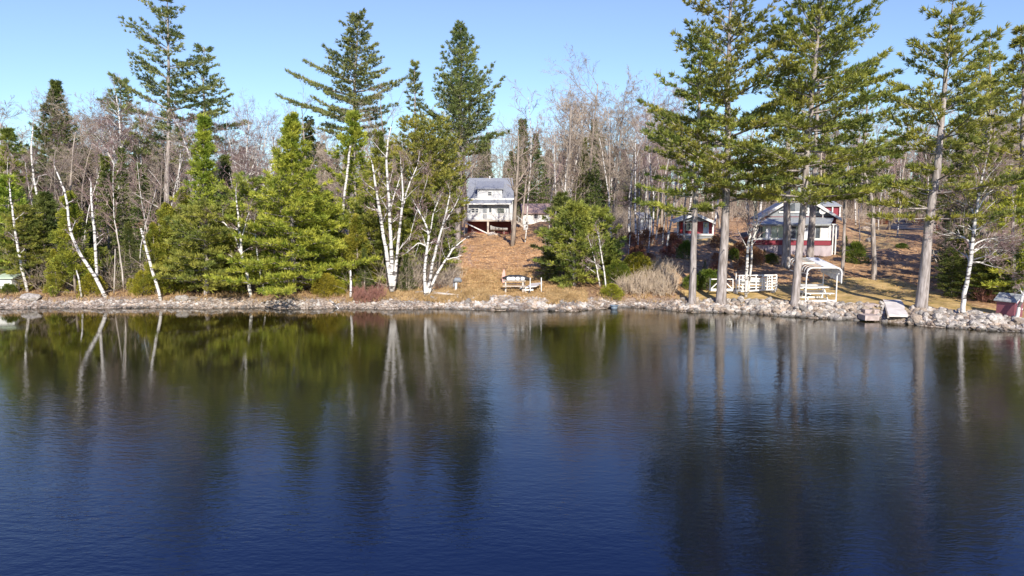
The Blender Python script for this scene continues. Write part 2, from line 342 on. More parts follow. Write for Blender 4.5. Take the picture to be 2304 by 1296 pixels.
# ------------------------------------------------------------------ setting: terrain and water
def build_ground():
    xs = np.unique(np.concatenate([np.linspace(-600, -90, 22), np.arange(-90, -40, 2.0), np.arange(-40, 40, .45), np.arange(40, 90, 2.0), np.linspace(90, 600, 22)]))
    ys = np.unique(np.concatenate([np.arange(26, 30, 1.0), np.arange(30, 62, .3), np.arange(62, 130, 1.2), np.arange(130, 300, 6), np.linspace(300, 1500, 14)]))
    X, Y = np.meshgrid(xs, ys); Z = tz(X, Y)
    V = np.stack([X, Y, Z], -1).reshape(-1, 3); nx = len(xs); ny = len(ys)
    i = np.arange(ny - 1)[:, None] * nx; j = np.arange(nx - 1)[None]
    Q = np.stack([i + j, i + j + 1, i + nx + j + 1, i + nx + j], -1).reshape(-1, 4)
    mb = MB(); mb.add(V, Q)
    m, N, L = new_mat('ground_cover')
    out = N.new('ShaderNodeOutputMaterial'); p = N.new('ShaderNodeBsdfPrincipled'); L.new(p.outputs[0], out.inputs[0])
    tc = N.new('ShaderNodeTexCoord')
    at_ = N.new('ShaderNodeAttribute'); at_.attribute_name = 'cover'
    sep = N.new('ShaderNodeSeparateColor'); L.new(at_.outputs['Color'], sep.inputs[0])
    def noise(s, d=5):
        n = N.new('ShaderNodeTexNoise'); n.inputs['Scale'].default_value = s; n.inputs['Detail'].default_value = d; L.new(tc.outputs['Object'], n.inputs['Vector']); return n
    n1 = noise(.5); n2 = noise(5.0, 6); n3 = noise(1.3, 6)
    floor_ = ramp(N, [(.35, (.10, .065, .04)), (.5, (.20, .12, .07)), (.66, (.30, .20, .12))]); L.new(n2.outputs['Fac'], floor_.inputs[0])
    leaf = ramp(N, [(.30, (.30, .15, .07)), (.48, (.47, .27, .13)), (.62, (.58, .365, .19)), (.75, (.63, .46, .27))]); L.new(n2.outputs['Fac'], leaf.inputs[0])
    lawn = ramp(N, [(.3, (.27, .20, .06)), (.5, (.44, .30, .12)), (.7, (.58, .40, .18))]); L.new(n3.outputs['Fac'], lawn.inputs[0])
    bank = ramp(N, [(.35, (.13, .10, .075)), (.5, (.26, .20, .15)), (.62, (.42, .36, .30))]); L.new(noise(9.0, 3).outputs['Fac'], bank.inputs[0])
    pt = N.new('ShaderNodeMapRange'); pt.inputs[1].default_value = .38; pt.inputs[2].default_value = .56; pt.inputs[3].default_value = .3; pt.inputs[4].default_value = 1.0; L.new(noise(.9, 7).outputs['Fac'], pt.inputs[0])
    lm = N.new('ShaderNodeMath'); lm.operation = 'MULTIPLY'; L.new(sep.outputs[0], lm.inputs[0]); L.new(pt.outputs[0], lm.inputs[1])
    c = mixc(N, L, floor_.outputs[0], leaf.outputs[0], lm.outputs[0])
    # ragged edge between lawn and leaves
    ad = N.new('ShaderNodeMath'); ad.operation = 'ADD'; L.new(sep.outputs[1], ad.inputs[0])
    ms = N.new('ShaderNodeMapRange'); ms.inputs[1].default_value = .3; ms.inputs[2].default_value = .7; ms.inputs[3].default_value = -.3; ms.inputs[4].default_value = .3; L.new(n3.outputs['Fac'], ms.inputs[0]); L.new(ms.outputs[0], ad.inputs[1])
    st = N.new('ShaderNodeMapRange'); st.inputs[1].default_value = .35; st.inputs[2].default_value = .65; L.new(ad.outputs[0], st.inputs[0])
    c = mixc(N, L, c, lawn.outputs[0], st.outputs[0])
    c = mixc(N, L, c, bank.outputs[0], sep.outputs[2])
    L.new(c, p.inputs['Base Color']); p.inputs['Roughness'].default_value = .95; p.inputs['Specular IOR Level'].default_value = .1
    b = N.new('ShaderNodeBump'); b.inputs['Strength'].default_value = .8; b.inputs['Distance'].default_value = .08
    L.new(n2.outputs['Fac'], b.inputs['Height']); L.new(b.outputs[0], p.inputs['Normal'])
    o = mb.build('ground', m, smooth=True); tag(o, kind='structure')
    # cover weights: R leaves, G lawn, B bare shore
    u = X / Y; PX = u * F * .993 + 1152
    ysh = np.interp(u, SH_U, SH_Y); s = Y - ysh
    def band(v, a, b, c_, d): return np.clip((v - a) / (b - a), 0, 1) * np.clip((d - v) / (d - c_), 0, 1)
    lv = np.maximum(band(PX, 930, 1000, 1230, 1260) * band(s, -2, 0, 60, 66), band(PX, 1380, 1440, 2250, 2400) * band(s, -2, 0, 90, 130))
    lv = np.maximum(lv * np.where(PX > 1330, .72, 1.0), .35)  # thinner leaf cover puts the right slope's shade into its colour
    lw = band(PX, 1500, 1560, 2230, 2500) * np.clip((np.interp(PX, [1500, 1600, 1760, 1900, 2000, 2200, 2304], [4.0, 5.5, 8.0, 11, 12, 5, 4]) - s) / 2.0, 0, 1)
    lw = np.maximum(lw, band(PX, 1015, 1060, 1240, 1300) * band(s, 0, 1, 8, 17) * .62)
    lw = np.maximum(lw, band(PX, 1860, 1930, 2010, 2070) * band(s, 22, 25, 60, 80) * .5)
    lw = np.maximum(lw, band(PX, 1480, 1530, 1640, 1700) * band(s, 15, 17, 19, 23) * .7)
    sh = band(s, -2, -.5, .8, 1.8)
    at = o.data.color_attributes.new('cover', 'FLOAT_COLOR', 'POINT')
    at.data.foreach_set('color', np.stack([lv, lw, sh, np.ones_like(lv)], -1).astype(np.float32).ravel())
build_ground()

def build_water():
    m, N, L = new_mat('lake_water')
    out = N.new('ShaderNodeOutputMaterial'); p = N.new('ShaderNodeBsdfPrincipled'); L.new(p.outputs[0], out.inputs[0])
    p.inputs['Roughness'].default_value = .03; p.inputs['IOR'].default_value = 1.5
    tc = N.new('ShaderNodeTexCoord')
    def wave(scale, rot, st, detail):
        mp = N.new('ShaderNodeMapping'); mp.inputs['Rotation'].default_value = (0, 0, rot); mp.inputs['Scale'].default_value = st
        L.new(tc.outputs['Object'], mp.inputs[0]); n = N.new('ShaderNodeTexNoise'); n.inputs['Scale'].default_value = scale; n.inputs['Detail'].default_value = detail
        L.new(mp.outputs[0], n.inputs['Vector']); return n.outputs['Fac']
    def math_(op, a, b):
        x = N.new('ShaderNodeMath'); x.operation = op
        for s_, v in ((x.inputs[0], a), (x.inputs[1], b)):
            if isinstance(v, (int, float)): s_.default_value = v
            else: L.new(v, s_)
        return x.outputs[0]
    a = wave(2.8, .35, (1, 2.4, 1), 3); b = wave(8.5, -.25, (1, 2.0, 1), 3); c = wave(.45, .1, (1, 1.8, 1), 2)
    h = math_('ADD', math_('ADD', math_('MULTIPLY', a, 1.0), math_('MULTIPLY', b, .38)), math_('MULTIPLY', c, 1.2))
    # wind: calmer in the lee of the left shore
    sp = N.new('ShaderNodeSeparateXYZ'); L.new(tc.outputs['Object'], sp.inputs[0])
    mx = N.new('ShaderNodeMapRange'); mx.interpolation_type = 'SMOOTHSTEP'; mx.inputs[1].default_value = -14; mx.inputs[2].default_value = 1; mx.inputs[3].default_value = 0; mx.inputs[4].default_value = 1
    L.new(sp.outputs[0], mx.inputs[0])
    my = N.new('ShaderNodeMapRange'); my.interpolation_type = 'SMOOTHSTEP'; my.inputs[1].default_value = 18; my.inputs[2].default_value = 28; my.inputs[3].default_value = 1; my.inputs[4].default_value = 0
    L.new(sp.outputs[1], my.inputs[0])
    pa = wave(.09, .2, (1, 2.5, 1), 3)
    calm = math_('MAXIMUM', mx.outputs[0], my.outputs[0])
    pr = N.new('ShaderNodeMapRange'); pr.inputs[1].default_value = .35; pr.inputs[2].default_value = .65; pr.inputs[3].default_value = .4; pr.inputs[4].default_value = 1.3; L.new(pa, pr.inputs[0])
    st = math_('MULTIPLY', math_('ADD', math_('MULTIPLY', calm, .85), .15), pr.outputs[0])
    hh = math_('MULTIPLY', h, st)
    # tannin shallows plus the shore's olive reflection put into the colour, blue further out
    ys = N.new('ShaderNodeMath'); ys.operation = 'ADD'; L.new(sp.outputs[1], ys.inputs[0]); L.new(math_('MULTIPLY', pa, 9.0), ys.inputs[1])
    dr = N.new('ShaderNodeMapRange'); dr.interpolation_type = 'SMOOTHSTEP'; dr.inputs[1].default_value = 17; dr.inputs[2].default_value = 36; L.new(ys.outputs[0], dr.inputs[0])
    L.new(mixc(N, L, (.0015, .0040, .0145), (.0190, .0150, .0025), dr.outputs[0]), p.inputs['Base Color'])
    bp = N.new('ShaderNodeBump'); bp.inputs['Strength'].default_value = 1.0; bp.inputs['Distance'].default_value = .0078
    L.new(hh, bp.inputs['Height']); L.new(bp.outputs[0], p.inputs['Normal'])
    mb = MB(); mb.add([(-1200, -900, 0), (1200, -900, 0), (1200, 75, 0), (-1200, 75, 0)], [(0, 1, 2, 3)])
    tag(mb.build('lake_water', m), kind='structure')
build_water()

# ------------------------------------------------------------------ conifers
def conifer(seed, H=20.0, base=.3, Lmax=4.0, r0=.3, whorl=.7, per=4, a0=5, a1=50, curve=.12, shape='pine', tuft=.32, tw=.044,
            nb=11, ds=.33, dt=.2, irr=.35, trunkbend=.25, spread=.45, up=.6, mat=None, fan=.42, bark=None, longs=(), dead=0, droop=0.0):
    rng = np.random.default_rng(seed)
    tr = MB(); cr = MB()
    n = 12; ts = np.linspace(0, 1, n); off = np.cumsum(rng.normal(0, trunkbend * H / 20 * .35, (n, 2)), 0); off -= off[0]; off *= (ts[:, None]) ** .6
    P = np.column_stack([off[:, 0], off[:, 1], ts * H]); R = r0 * (1 - ts) ** .8 + .012
    R[0] *= 1.35; R[1] *= 1.03
    P[0, 2] = -.4
    P2 = np.vstack([P[0], [P[0, 0], P[0, 1], .35], P[1:]]); R2 = np.concatenate([[r0 * 1.6], [r0 * 1.12], R[1:]])
    tr.tube(P2, R2, 9)
    def tp(z): return np.array([np.interp(z, P[:, 2], P[:, 0]), np.interp(z, P[:, 2], P[:, 1]), z])
    z = H * base; brs = []
    while z < H * .985:
        t = (z - H * base) / (H * (1 - base))
        if shape == 'pine': pr = (1 - t) ** .75 * (.62 + .38 * min(1, t * 5))
        elif shape == 'cone': pr = (1 - t) ** 1.15 + .02
        elif shape == 'round': pr = math.sqrt(max(0, 1 - (t * 1.0) ** 2.2)) * (.6 + .4 * min(1, t * 4))
        else: pr = (1 - t) ** .6 * (.55 + .45 * min(1, t * 3))
        k = per if t < .85 else max(3, per - 1)
        ph = rng.uniform(0, 6.28)
        for j in range(k):
            L = max(.25, Lmax * pr * rng.uniform(1 - irr, 1 + irr))
            if rng.random() < irr * .35: L *= .45
            brs.append((z + rng.normal(0, whorl * .22), ph + j * 6.283 / k + rng.normal(0, .25), L, D2R(a0 + (a1 - a0) * t ** 1.4 + rng.normal(0, 6)), .16))
        z += whorl * rng.uniform(.75, 1.25) * (1 - .45 * t)
    for (zf, az, L, el) in longs: brs.append((zf * H, az, L, D2R(el), .2))
    TP = []; TD = []; S0 = []; S1 = []; SR = []
    for (z, az, L, el, t0) in brs:
        z = min(z, H * .99); c0 = tp(z); hd = np.array([math.cos(az), math.sin(az), 0]); sd = np.array([-hd[1], hd[0], 0])
        tt = np.linspace(0, 1, 6)
        side = rng.normal(0, .06) * L
        zz = L * (math.sin(el) * tt + curve * tt ** 2 - droop * tt * (1 - tt * .6))
        B = c0 + hd * (L * math.cos(el) * tt)[:, None] + sd * (side * tt ** 2)[:, None] + np.array([0, 0, 1.0]) * zz[:, None]
        br = max(.012, .016 * L); br = min(br, r0 * .5)
        S0 += list(B[:-1]); S1 += list(B[1:]); SR += [(br * (1 - a), br * (1 - b) + .004) for a, b in zip(tt[:-1], tt[1:])]
        m = max(2, int(L * (1 - t0) / ds)); ta = t0 + (1 - t0) * (np.arange(m) + rng.random(m)) / m
        for s_ in (-1, 1):
            for t in ta:
                q = np.array([np.interp(t, tt, B[:, i]) for i in range(3)])
                l2 = fan * L * (1 - t) ** .7 * rng.uniform(.5, 1.2) + .16
                if t < .45: l2 *= .35 + t
                l2 = min(l2, 1.7)
                d = hd * .75 + sd * s_ * rng.uniform(.5, 1.0) + np.array([0, 0, rng.normal(.12, .1)]); d /= np.linalg.norm(d)
                k2 = max(2, int(l2 / dt)); a = (np.arange(k2) + rng.random(k2)) / k2
                pts = q + d * (l2 * a)[:, None] + rng.normal(0, .03, (k2, 3))
                TP.append(pts); TD.append(np.tile(d * .8 + np.array([0, 0, up]), (k2, 1)))
                if l2 > .5: S0.append(q); S1.append(q + d * l2 * .9); SR.append((.010, .004))
        TP.append(B[-2:] + 0); TD.append(np.tile(hd + np.array([0, 0, up]), (2, 1)))
    for _ in range(dead):
        z = rng.uniform(.12, base) * H; az = rng.uniform(0, 6.28); c0 = tp(z); L = rng.uniform(.5, 1.8)
        e = c0 + L * np.array([math.cos(az), math.sin(az), rng.uniform(-.1, .25)]); S0.append(c0); S1.append(e); SR.append((.03, .006))
    SR = np.array(SR); tr.sticks(S0, S1, SR[:, 0], SR[:, 1], 3)
    cr.blades(rng, np.concatenate(TP), np.concatenate(TD), nb, tuft, tw, spread)
    return [('trunk', tr.mesh('trunk', bark or M_pbark, True)), ('crown', cr.mesh('crown', mat or M_pine))]

def blobtree(seed, H, R, mat, base=.02, nl=6000, leaf=.16, lw=.07, shape='egg', lumps=9, up=.5, bark=None, stems=1):
    """leafy evergreen shrub or cedar: sprays set in lumps round its limbs"""
    rng = np.random.default_rng(seed); tr = MB(); cr = MB()
    S0 = []; S1 = []; SR = []; PT = []; DR = []
    nlm = lumps * 7
    for i in range(nlm):
        t = rng.random() ** .8; z = H * (base + (1 - base) * t)
        pr = {'egg': (math.sin(math.pi * min(1, t * .86 + .14)) ** .7), 'cone': (1 - t) ** .8 + .05, 'dome': math.sqrt(max(0, 1 - t * t))}[shape]
        az = rng.uniform(0, 6.28); rr = R * pr * rng.uniform(.35, 1.0)
        c = np.array([rr * math.cos(az), rr * math.sin(az), z * .97]); a = np.array([0, 0, max(.05, z - rr * .7)])
        S0.append(a); S1.append(c); SR.append((.02, .006))
        lr = R * rng.uniform(.16, .34) * (.5 + .6 * pr)
        k = max(6, int(nl / nlm)); g = rng.normal(0, 1, (k, 3)); g /= np.linalg.norm(g, axis=1)[:, None]
        rad = lr * rng.uniform(.3, 1.0, (k, 1)) ** .5
        PT.append(c + g * rad * np.array([1, 1, 1.25])); od = np.array([math.cos(az), math.sin(az), 0])
        DR.append(g * .6 + od * .5 + np.array([0, 0, up]))
    tr.tube([(0, 0, -.2), (0.03, 0, H * .4), (0, .02, H * .93)], [max(.03, H * .014), H * .009, .01], 6)
    SR = np.array(SR); tr.sticks(S0, S1, SR[:, 0], SR[:, 1])
    cr.blades(rng, np.concatenate(PT), np.concatenate(DR), 1, leaf, lw, .35)
    return [('trunk', tr.mesh('trunk', bark or M_bark, True)), ('crown', cr.mesh('crown', mat))]

# ------------------------------------------------------------------ bare trees
def rot_dir(rng, d, ang):
    r = rng.normal(size=3); r -= d * np.dot(r, d); r /= np.linalg.norm(r) + 1e-9
    v = d * math.cos(ang) + r * math.sin(ang); return v / np.linalg.norm(v)
RMIN = .0035
def grow(rng, mbt, mbc, p, d, L, r, lvl, spec, upb=.12):
    """recursive branch; lvl 0 = limb. Thick wood goes to mbt, twigs to mbc"""
    k = spec['seg'][lvl]; pts = [p]; dd = d.copy(); wig = spec['wig'][lvl]
    for i in range(k):
        dd = dd + rng.normal(0, wig, 3) + np.array([0, 0, upb]); dd /= np.linalg.norm(dd); pts.append(pts[-1] + dd * L / k)
    pts = np.array(pts); rr = np.linspace(r, max(r * spec['taper'][lvl], spec.get('rmin', RMIN)), k + 1)
    if spec['thick'][lvl]: mbt.tube(pts, rr, 6 if r > .06 else 4)
    else: mbc.sticks(pts[:-1], pts[1:], rr[:-1], rr[1:])
    if lvl + 1 >= len(spec['n']): return
    n = spec['n'][lvl + 1]; n = max(1, int(round(n * rng.uniform(.75, 1.25))))
    for i in range(n):
        t = spec['t0'][lvl + 1] + (1 - spec['t0'][lvl + 1]) * (i + rng.random()) / n; t = min(t, .99)
        x = t * k; a = int(x); q = pts[a] + (pts[a + 1] - pts[a]) * (x - a); dl = pts[a + 1] - pts[a]; dl /= np.linalg.norm(dl)
        nd = rot_dir(rng, dl, D2R(spec['ang'][lvl + 1] * rng.uniform(.6, 1.3)))
        grow(rng, mbt, mbc, q, nd, L * spec['len'][lvl + 1] * rng.uniform(.6, 1.25) * (1.15 - .55 * t), max(rr[a] * spec['rr'][lvl + 1], spec.get('rmin', RMIN)), lvl + 1, spec, upb)
SPEC_TREE = dict(n=[1, 11, 6, 6, 4], len=[1, .36, .5, .5, .5], ang=[0, 46, 42, 42, 40], t0=[0, .36, .2, .15, .1], seg=[9, 5, 4, 3, 2],
                 wig=[.05, .13, .16, .18, .2], taper=[.22, .3, .3, .4, .4], thick=[1, 1, 0, 0, 0], rr=[1, .5, .55, .55, .6])
SPEC_BACK = dict(SPEC_TREE, n=[1, 13, 7, 6, 5], len=[1, .40, .5, .5, .5], t0=[0, .32, .2, .15, .1], ang=[0, 44, 42, 42, 40], thick=[1, 0, 0, 0, 0], wig=[.03, .13, .16, .18, .2], rmin=.009)
SPEC_WIDE = dict(SPEC_TREE, rmin=.008, n=[1, 10, 7, 6, 4], len=[1, .48, .5, .5, .5], t0=[0, .42, .2, .15, .1], ang=[0, 50, 42, 42, 40])
SPEC_NARROW = dict(SPEC_TREE, n=[1, 13, 6, 5], len=[1, .25, .5, .5], ang=[0, 36, 36, 36], t0=[0, .42, .2, .15])
SPEC_POLE = dict(SPEC_TREE, n=[1, 9, 5, 4], len=[1, .17, .5, .5], ang=[0, 50, 40, 40], t0=[0, .55, .2, .15], thick=[1, 0, 0, 0])
def baretree(seed, H, r, spec=SPEC_TREE, bark=None, twig=None, wig=None, upb=.03, crownname='crown'):
    rng = np.random.default_rng(seed); t = MB(); c = MB()
    s = dict(spec)
    if wig: s['wig'] = [wig] + list(spec['wig'][1:])
    grow(rng, t, c, np.array([0, 0, -.3]), np.array([0, 0, 1.0]), H * .93, r, 0, s, upb)
    return [('trunk', t.mesh('trunk', bark or M_bark, True)), (crownname, c.mesh(crownname, twig or M_twig))]
SPEC_LIMB = dict(n=[1, 5, 5, 4], len=[1, .55, .5, .5], ang=[0, 42, 42, 40], t0=[0, .3, .2, .1], seg=[4, 4, 3, 2],
                 wig=[.12, .16, .18, .2], taper=[.3, .3, .4, .4], thick=[1, 0, 0, 0], rr=[1, .6, .6, .6])
def traced(kind, Y, stems, seed, label, group=None, bark=None, twig=None, limbs=6, llen=1.1, cat='tree', twigs=True, dj=.4):
    """tree whose stems follow pixel polylines [(px,py,radius_m)...] with real depth and thickness"""
    rng = np.random.default_rng(seed); t = MB(); c = MB(); base = None
    for si, st in enumerate(stems):
        yo = rng.uniform(-dj, dj) if si else 0.0; n = len(st); pts = []; rad = []
        for i, q in enumerate(st):
            f = i / (n - 1); pts.append(at(q[0], q[1], Y + yo * f + rng.normal(0, .03) * (i > 0))); rad.append(q[2] * .74)
        if base is None:
            base = Vector(pts[0]); pts[0].z -= .12
        arr = np.array([tuple(p - base) for p in pts]); xs = np.linspace(0, n - 1, (n - 1) * 4 + 1)
        # Catmull-like smoothing through interpolation and jitter
        A = np.array([[np.interp(x, range(n), arr[:, j]) for j in range(3)] for x in xs]); R = np.interp(xs, range(n), rad)
        for _ in range(2): A[1:-1] = A[1:-1] * .5 + (A[:-2] + A[2:]) * .25
        A[1:-1] += rng.normal(0, .012, A[1:-1].shape)
        t.tube(A, R, 8)
        if twigs:
            ln = np.linalg.norm(A[-1] - A[0])
            for k in range(max(1, int(limbs * (1.5 if si == 0 else .9)))):
                x = rng.uniform(.35, .98); i = min(len(A) - 2, int(x * (len(A) - 1))); d = A[i + 1] - A[i]; d /= np.linalg.norm(d)
                grow(rng, t, c, A[i], rot_dir(rng, d, D2R(rng.uniform(30, 65))), llen * rng.uniform(.5, 1.3), max(.008, R[i] * .42), 0, SPEC_LIMB, .05)
            grow(rng, t, c, A[-1], (A[-1] - A[-3]) / np.linalg.norm(A[-1] - A[-3]), llen * .8, R[-1] * .8, 0, SPEC_LIMB, .05)
    parts = [('trunk', t.mesh('trunk', bark or M_birch, True))]
    if twigs: parts.append(('crown', c.mesh('crown', twig or M_twigr)))
    return inst(kind, parts, base, label=label, cat=cat, group=group)

def bigplace(kind, parts, H, px, Y, toppy, label, cat='tree', group=None, wx=1.0, rz=0.0, leanpx=0):
    """stand parts (built with height H) on the ground at column px, depth Y, reaching image row toppy"""
    g = gp(px, Y); top = at(px, toppy, Y); s = (top.z - g.z) / H
    o = inst(kind, parts, g, (s * wx, s * wx, s), rz, label, cat, group)
    if leanpx:
        o.rotation_mode = 'XYZ'; o.rotation_euler = (0, math.atan2(leanpx * Y / F, top.z - g.z), rz) if rz == 0 else (0, 0, rz)
    return o
#=HEROES=
# ------------------------------------------------------------------ hero conifers
PI = math.pi
# tall pines on the right lawn
def hero_pine(px, Y, toppy, label, seed, lean=0, **kw):
    g = gp(px, Y); top = at(px + lean, toppy, Y); H = top.z - g.z
    parts = conifer(seed, H=H, **kw); o = inst('white_pine', parts, g, label=label, cat='tree', group=None)
    o.rotation_euler = (0, math.atan2(top.x - g.x, H), 0); return o
def sY(px, py, lo=26): return gpp(px, py).y
hero_pine(1557, sY(1557, 684), 70, 'tall pine nearest the water in front of the small cabin, leftmost of the lawn pines', 11, lean=14, base=.35, Lmax=4.0, r0=.20, whorl=.88, per=5, a0=-2, a1=55, irr=.45, dead=2, trunkbend=.12, longs=[(.35, PI, 3.4, 2), (.4, PI * .95, 3.2, 4), (.38, 0.1, 2.0, 5)])
hero_pine(1622, sY(1622, 682), -130, 'tallest thick pine with flared base left of the white dock frames', 12, lean=30, base=.31, Lmax=4.9, r0=.27, whorl=.98, per=5, a0=4, a1=50, irr=.5, dead=2, trunkbend=.2, longs=[(.33, 0.0, 4.2, 6), (.3, .2, 4.0, 2)])
hero_pine(1788, sY(1788, 686), -170, 'tall dense pine at the left side of the canopy swing', 13, lean=62, base=.29, Lmax=5.3, r0=.215, whorl=.9, per=6, a0=0, a1=52, irr=.35, dead=2, trunkbend=.15, longs=[(.295, PI * 1.02, 4.6, 0), (.3, 0.0, 4.6, 0), (.285, .3, 4.0, -2), (.32, PI, 4.2, 3)])
hero_pine(2072, sY(2072, 697), -15, 'tall pine with a thick pale trunk beside the dock ramp', 14, lean=72, base=.31, Lmax=4.6, r0=.27, whorl=.95, per=5, a0=6, a1=40, irr=.45, dead=2, trunkbend=.2, longs=[(.33, PI, 3.6, -4), (.3, PI, 3.0, -8), (.62, PI, 3.0, 12)])
hero_pine(1768, 50, 130, 'dark trunked pine close in front of the red cottage porch', 15, lean=12, base=.42, Lmax=2.8, r0=.3, whorl=.8, per=3, irr=.5, dead=3, mat=M_pineb)
hero_pine(1822, 53, 60, 'pine half hidden behind the canopy swing pine, touching the cottage porch', 16, lean=20, base=.5, Lmax=3.3, r0=.26, whorl=.8, per=3, irr=.5, mat=M_pineb)
hero_pine(1966, 46, 158, 'crooked medium pine standing alone on the lawn right of the canopy swing', 17, lean=14, base=.42, Lmax=3.1, r0=.16, whorl=.9, per=4, a0=0, irr=.5, dead=9, trunkbend=.7, longs=[(.45, 0, 3.2, -6), (.47, PI, 2.6, -4)])
hero_pine(1895, 47, 300, 'thin dark pine just behind the right end of the canopy swing', 18, lean=6, base=.72, Lmax=1.8, r0=.11, whorl=.8, per=3, irr=.5, dead=4, trunkbend=.4)
hero_pine(2210, 48, 65, 'broad pine behind the bare white birch near the right edge', 19, lean=10, base=.14, Lmax=3.6, r0=.26, whorl=.8, per=4, a0=-4, a1=42, irr=.45, mat=M_pine)
hero_pine(2296, 42, 55, 'dense pine at the right edge above the little red shed', 20, lean=10, base=.12, Lmax=3.4, r0=.26, whorl=.7, per=4, a0=-6, a1=42, irr=.4)
hero_pine(2282, 37.5, 380, 'low drooping pine branching over the little red shed', 21, base=.18, Lmax=2.6, r0=.14, whorl=.6, per=4, a0=-8, irr=.4, mat=M_young)
# tall pines on the left
hero_pine(375, 58, -25, 'tallest open crowned pine on the left, cut by the top of the photo', 31, lean=-8, base=.38, Lmax=4.6, r0=.26, whorl=1.0, per=4, a0=6, a1=45, irr=.5, dead=3, mat=M_pineb, longs=[(.78, PI * .95, 4.3, 28), (.9, PI, 2.6, 30), (.72, 0.1, 3.6, 10), (.62, 0, 4.5, 8)])
hero_pine(462, 62, 104, 'shorter tall pine with a ragged round top right of the tallest left pine', 32, base=.5, Lmax=4.0, r0=.26, whorl=.8, per=4, a0=0, a1=45, irr=.45, dead=2, mat=M_pineb, longs=[(.6, 0, 3.6, 12)])
hero_pine(272, 64, 165, 'slim pine top left of the tallest left pine', 33, base=.5, Lmax=2.7, r0=.2, whorl=.7, per=4, a0=4, irr=.4, mat=M_pineb)
hero_pine(787, 62, 24, 'tall pine with long bare limbs reaching left against the sky', 34, lean=8, base=.5, Lmax=4.0, r0=.3, whorl=.62, per=5, a0=4, a1=45, irr=.35, dead=2, mat=M_pineb, longs=[(.66, PI, 6.0, 12), (.72, PI * .97, 4.6, 14), (.57, PI * 1.03, 6.6, 8), (.68, 0.1, 4.4, 10), (.6, 0, 3.6, 6)])
hero_pine(1028, 64, 58, 'tall broad pine with upswept limbs left of the grey house', 35, lean=4, base=.42, Lmax=4.2, r0=.3, whorl=.55, per=5, a0=18, a1=60, irr=.25, curve=.22, mat=M_pineb, longs=[(.62, 0, 4.4, 30), (.7, 0, 3.6, 35), (.5, 0, 4.4, -2)])
hero_pine(932, 62, 140, 'slim sparse pine between the two tall middle pines', 36, base=.42, Lmax=2.0, r0=.17, whorl=.7, per=3, a0=20, irr=.5, mat=M_pineb)
hero_pine(130, 60, 182, 'dense dark conical pine rising over the left woods', 37, base=.25, Lmax=4.0, r0=.25, whorl=.5, per=7, a0=-2, a1=45, irr=.22, shape='cone', mat=M_spruce)
# dense younger pines along the shore, left half
hero_pine(660, 43.5, 262, 'bushy bright yellow green pine full to the ground, widest on the left shore', 41, base=.07, Lmax=4.2, r0=.17, whorl=.4, per=6, a0=-8, a1=55, irr=.36, shape='cone', mat=M_young, spread=.5, curve=.16)
hero_pine(458, 47, 258, 'narrow yellow green pine behind the layered hemlocks', 42, base=.12, Lmax=2.1, shape='cone', r0=.15, whorl=.42, per=5, a0=0, a1=60, irr=.35, mat=M_young)
hero_pine(465, 43, 470, 'low wide layered hemlock left of the forked birch', 43, base=.1, Lmax=2.7, r0=.15, whorl=.36, per=6, a0=-8, a1=30, irr=.35, shape='round', mat=M_pine)
hero_pine(560, 44.5, 400, 'dull green hemlock behind the forked birch', 44, base=.1, Lmax=2.3, r0=.13, whorl=.4, per=5, a0=-8, a1=30, irr=.4, shape='round', mat=M_pine)
hero_pine(800, 50, 255, 'yellow green pine under the tall pine with long left limbs', 45, base=.2, Lmax=2.7, r0=.17, whorl=.5, per=5, a0=0, a1=50, irr=.4, mat=M_young)
hero_pine(855, 47, 300, 'loose pale green pine behind the triple birch clump', 46, base=.2, Lmax=2.0, r0=.14, whorl=.55, per=4, a0=10, a1=50, irr=.5, mat=M_pine)
hero_pine(960, 50, 285, 'wide loose green pine between the birch clump and the grey house', 47, base=.3, Lmax=3.2, r0=.17, whorl=.5, per=5, a0=2, a1=50, irr=.4, mat=M_pine, shape='round')
hero_pine(1005, 53, 330, 'slim green pine just left of the grey house', 48, base=.35, Lmax=1.8, r0=.13, whorl=.5, per=4, irr=.5, mat=M_pine)
hero_pine(15, 46, 400, 'yellow green pine at the left edge', 49, base=.08, Lmax=2.4, r0=.14, whorl=.42, per=5, a0=-8, a1=45, irr=.35, mat=M_young)
hero_pine(28, 52, 290, 'taller dull pine behind the pine at the left edge', 50, base=.2, Lmax=2.2, r0=.15, whorl=.5, per=5, irr=.4, mat=M_pine)
hero_pine(100, 46, 440, 'dark green hemlock between two leaning birches near the left edge', 51, base=.05, Lmax=2.1, r0=.12, whorl=.36, per=5, a0=-10, irr=.4, mat=M_spruce)
HEM = [conifer(s, H=8, base=.04, Lmax=2.3, r0=.12, whorl=.34, per=6, a0=-10, a1=40, irr=.4, shape='round', mat=M_) for s, M_ in ((55, M_pine), (56, M_young), (57, M_spruce))]
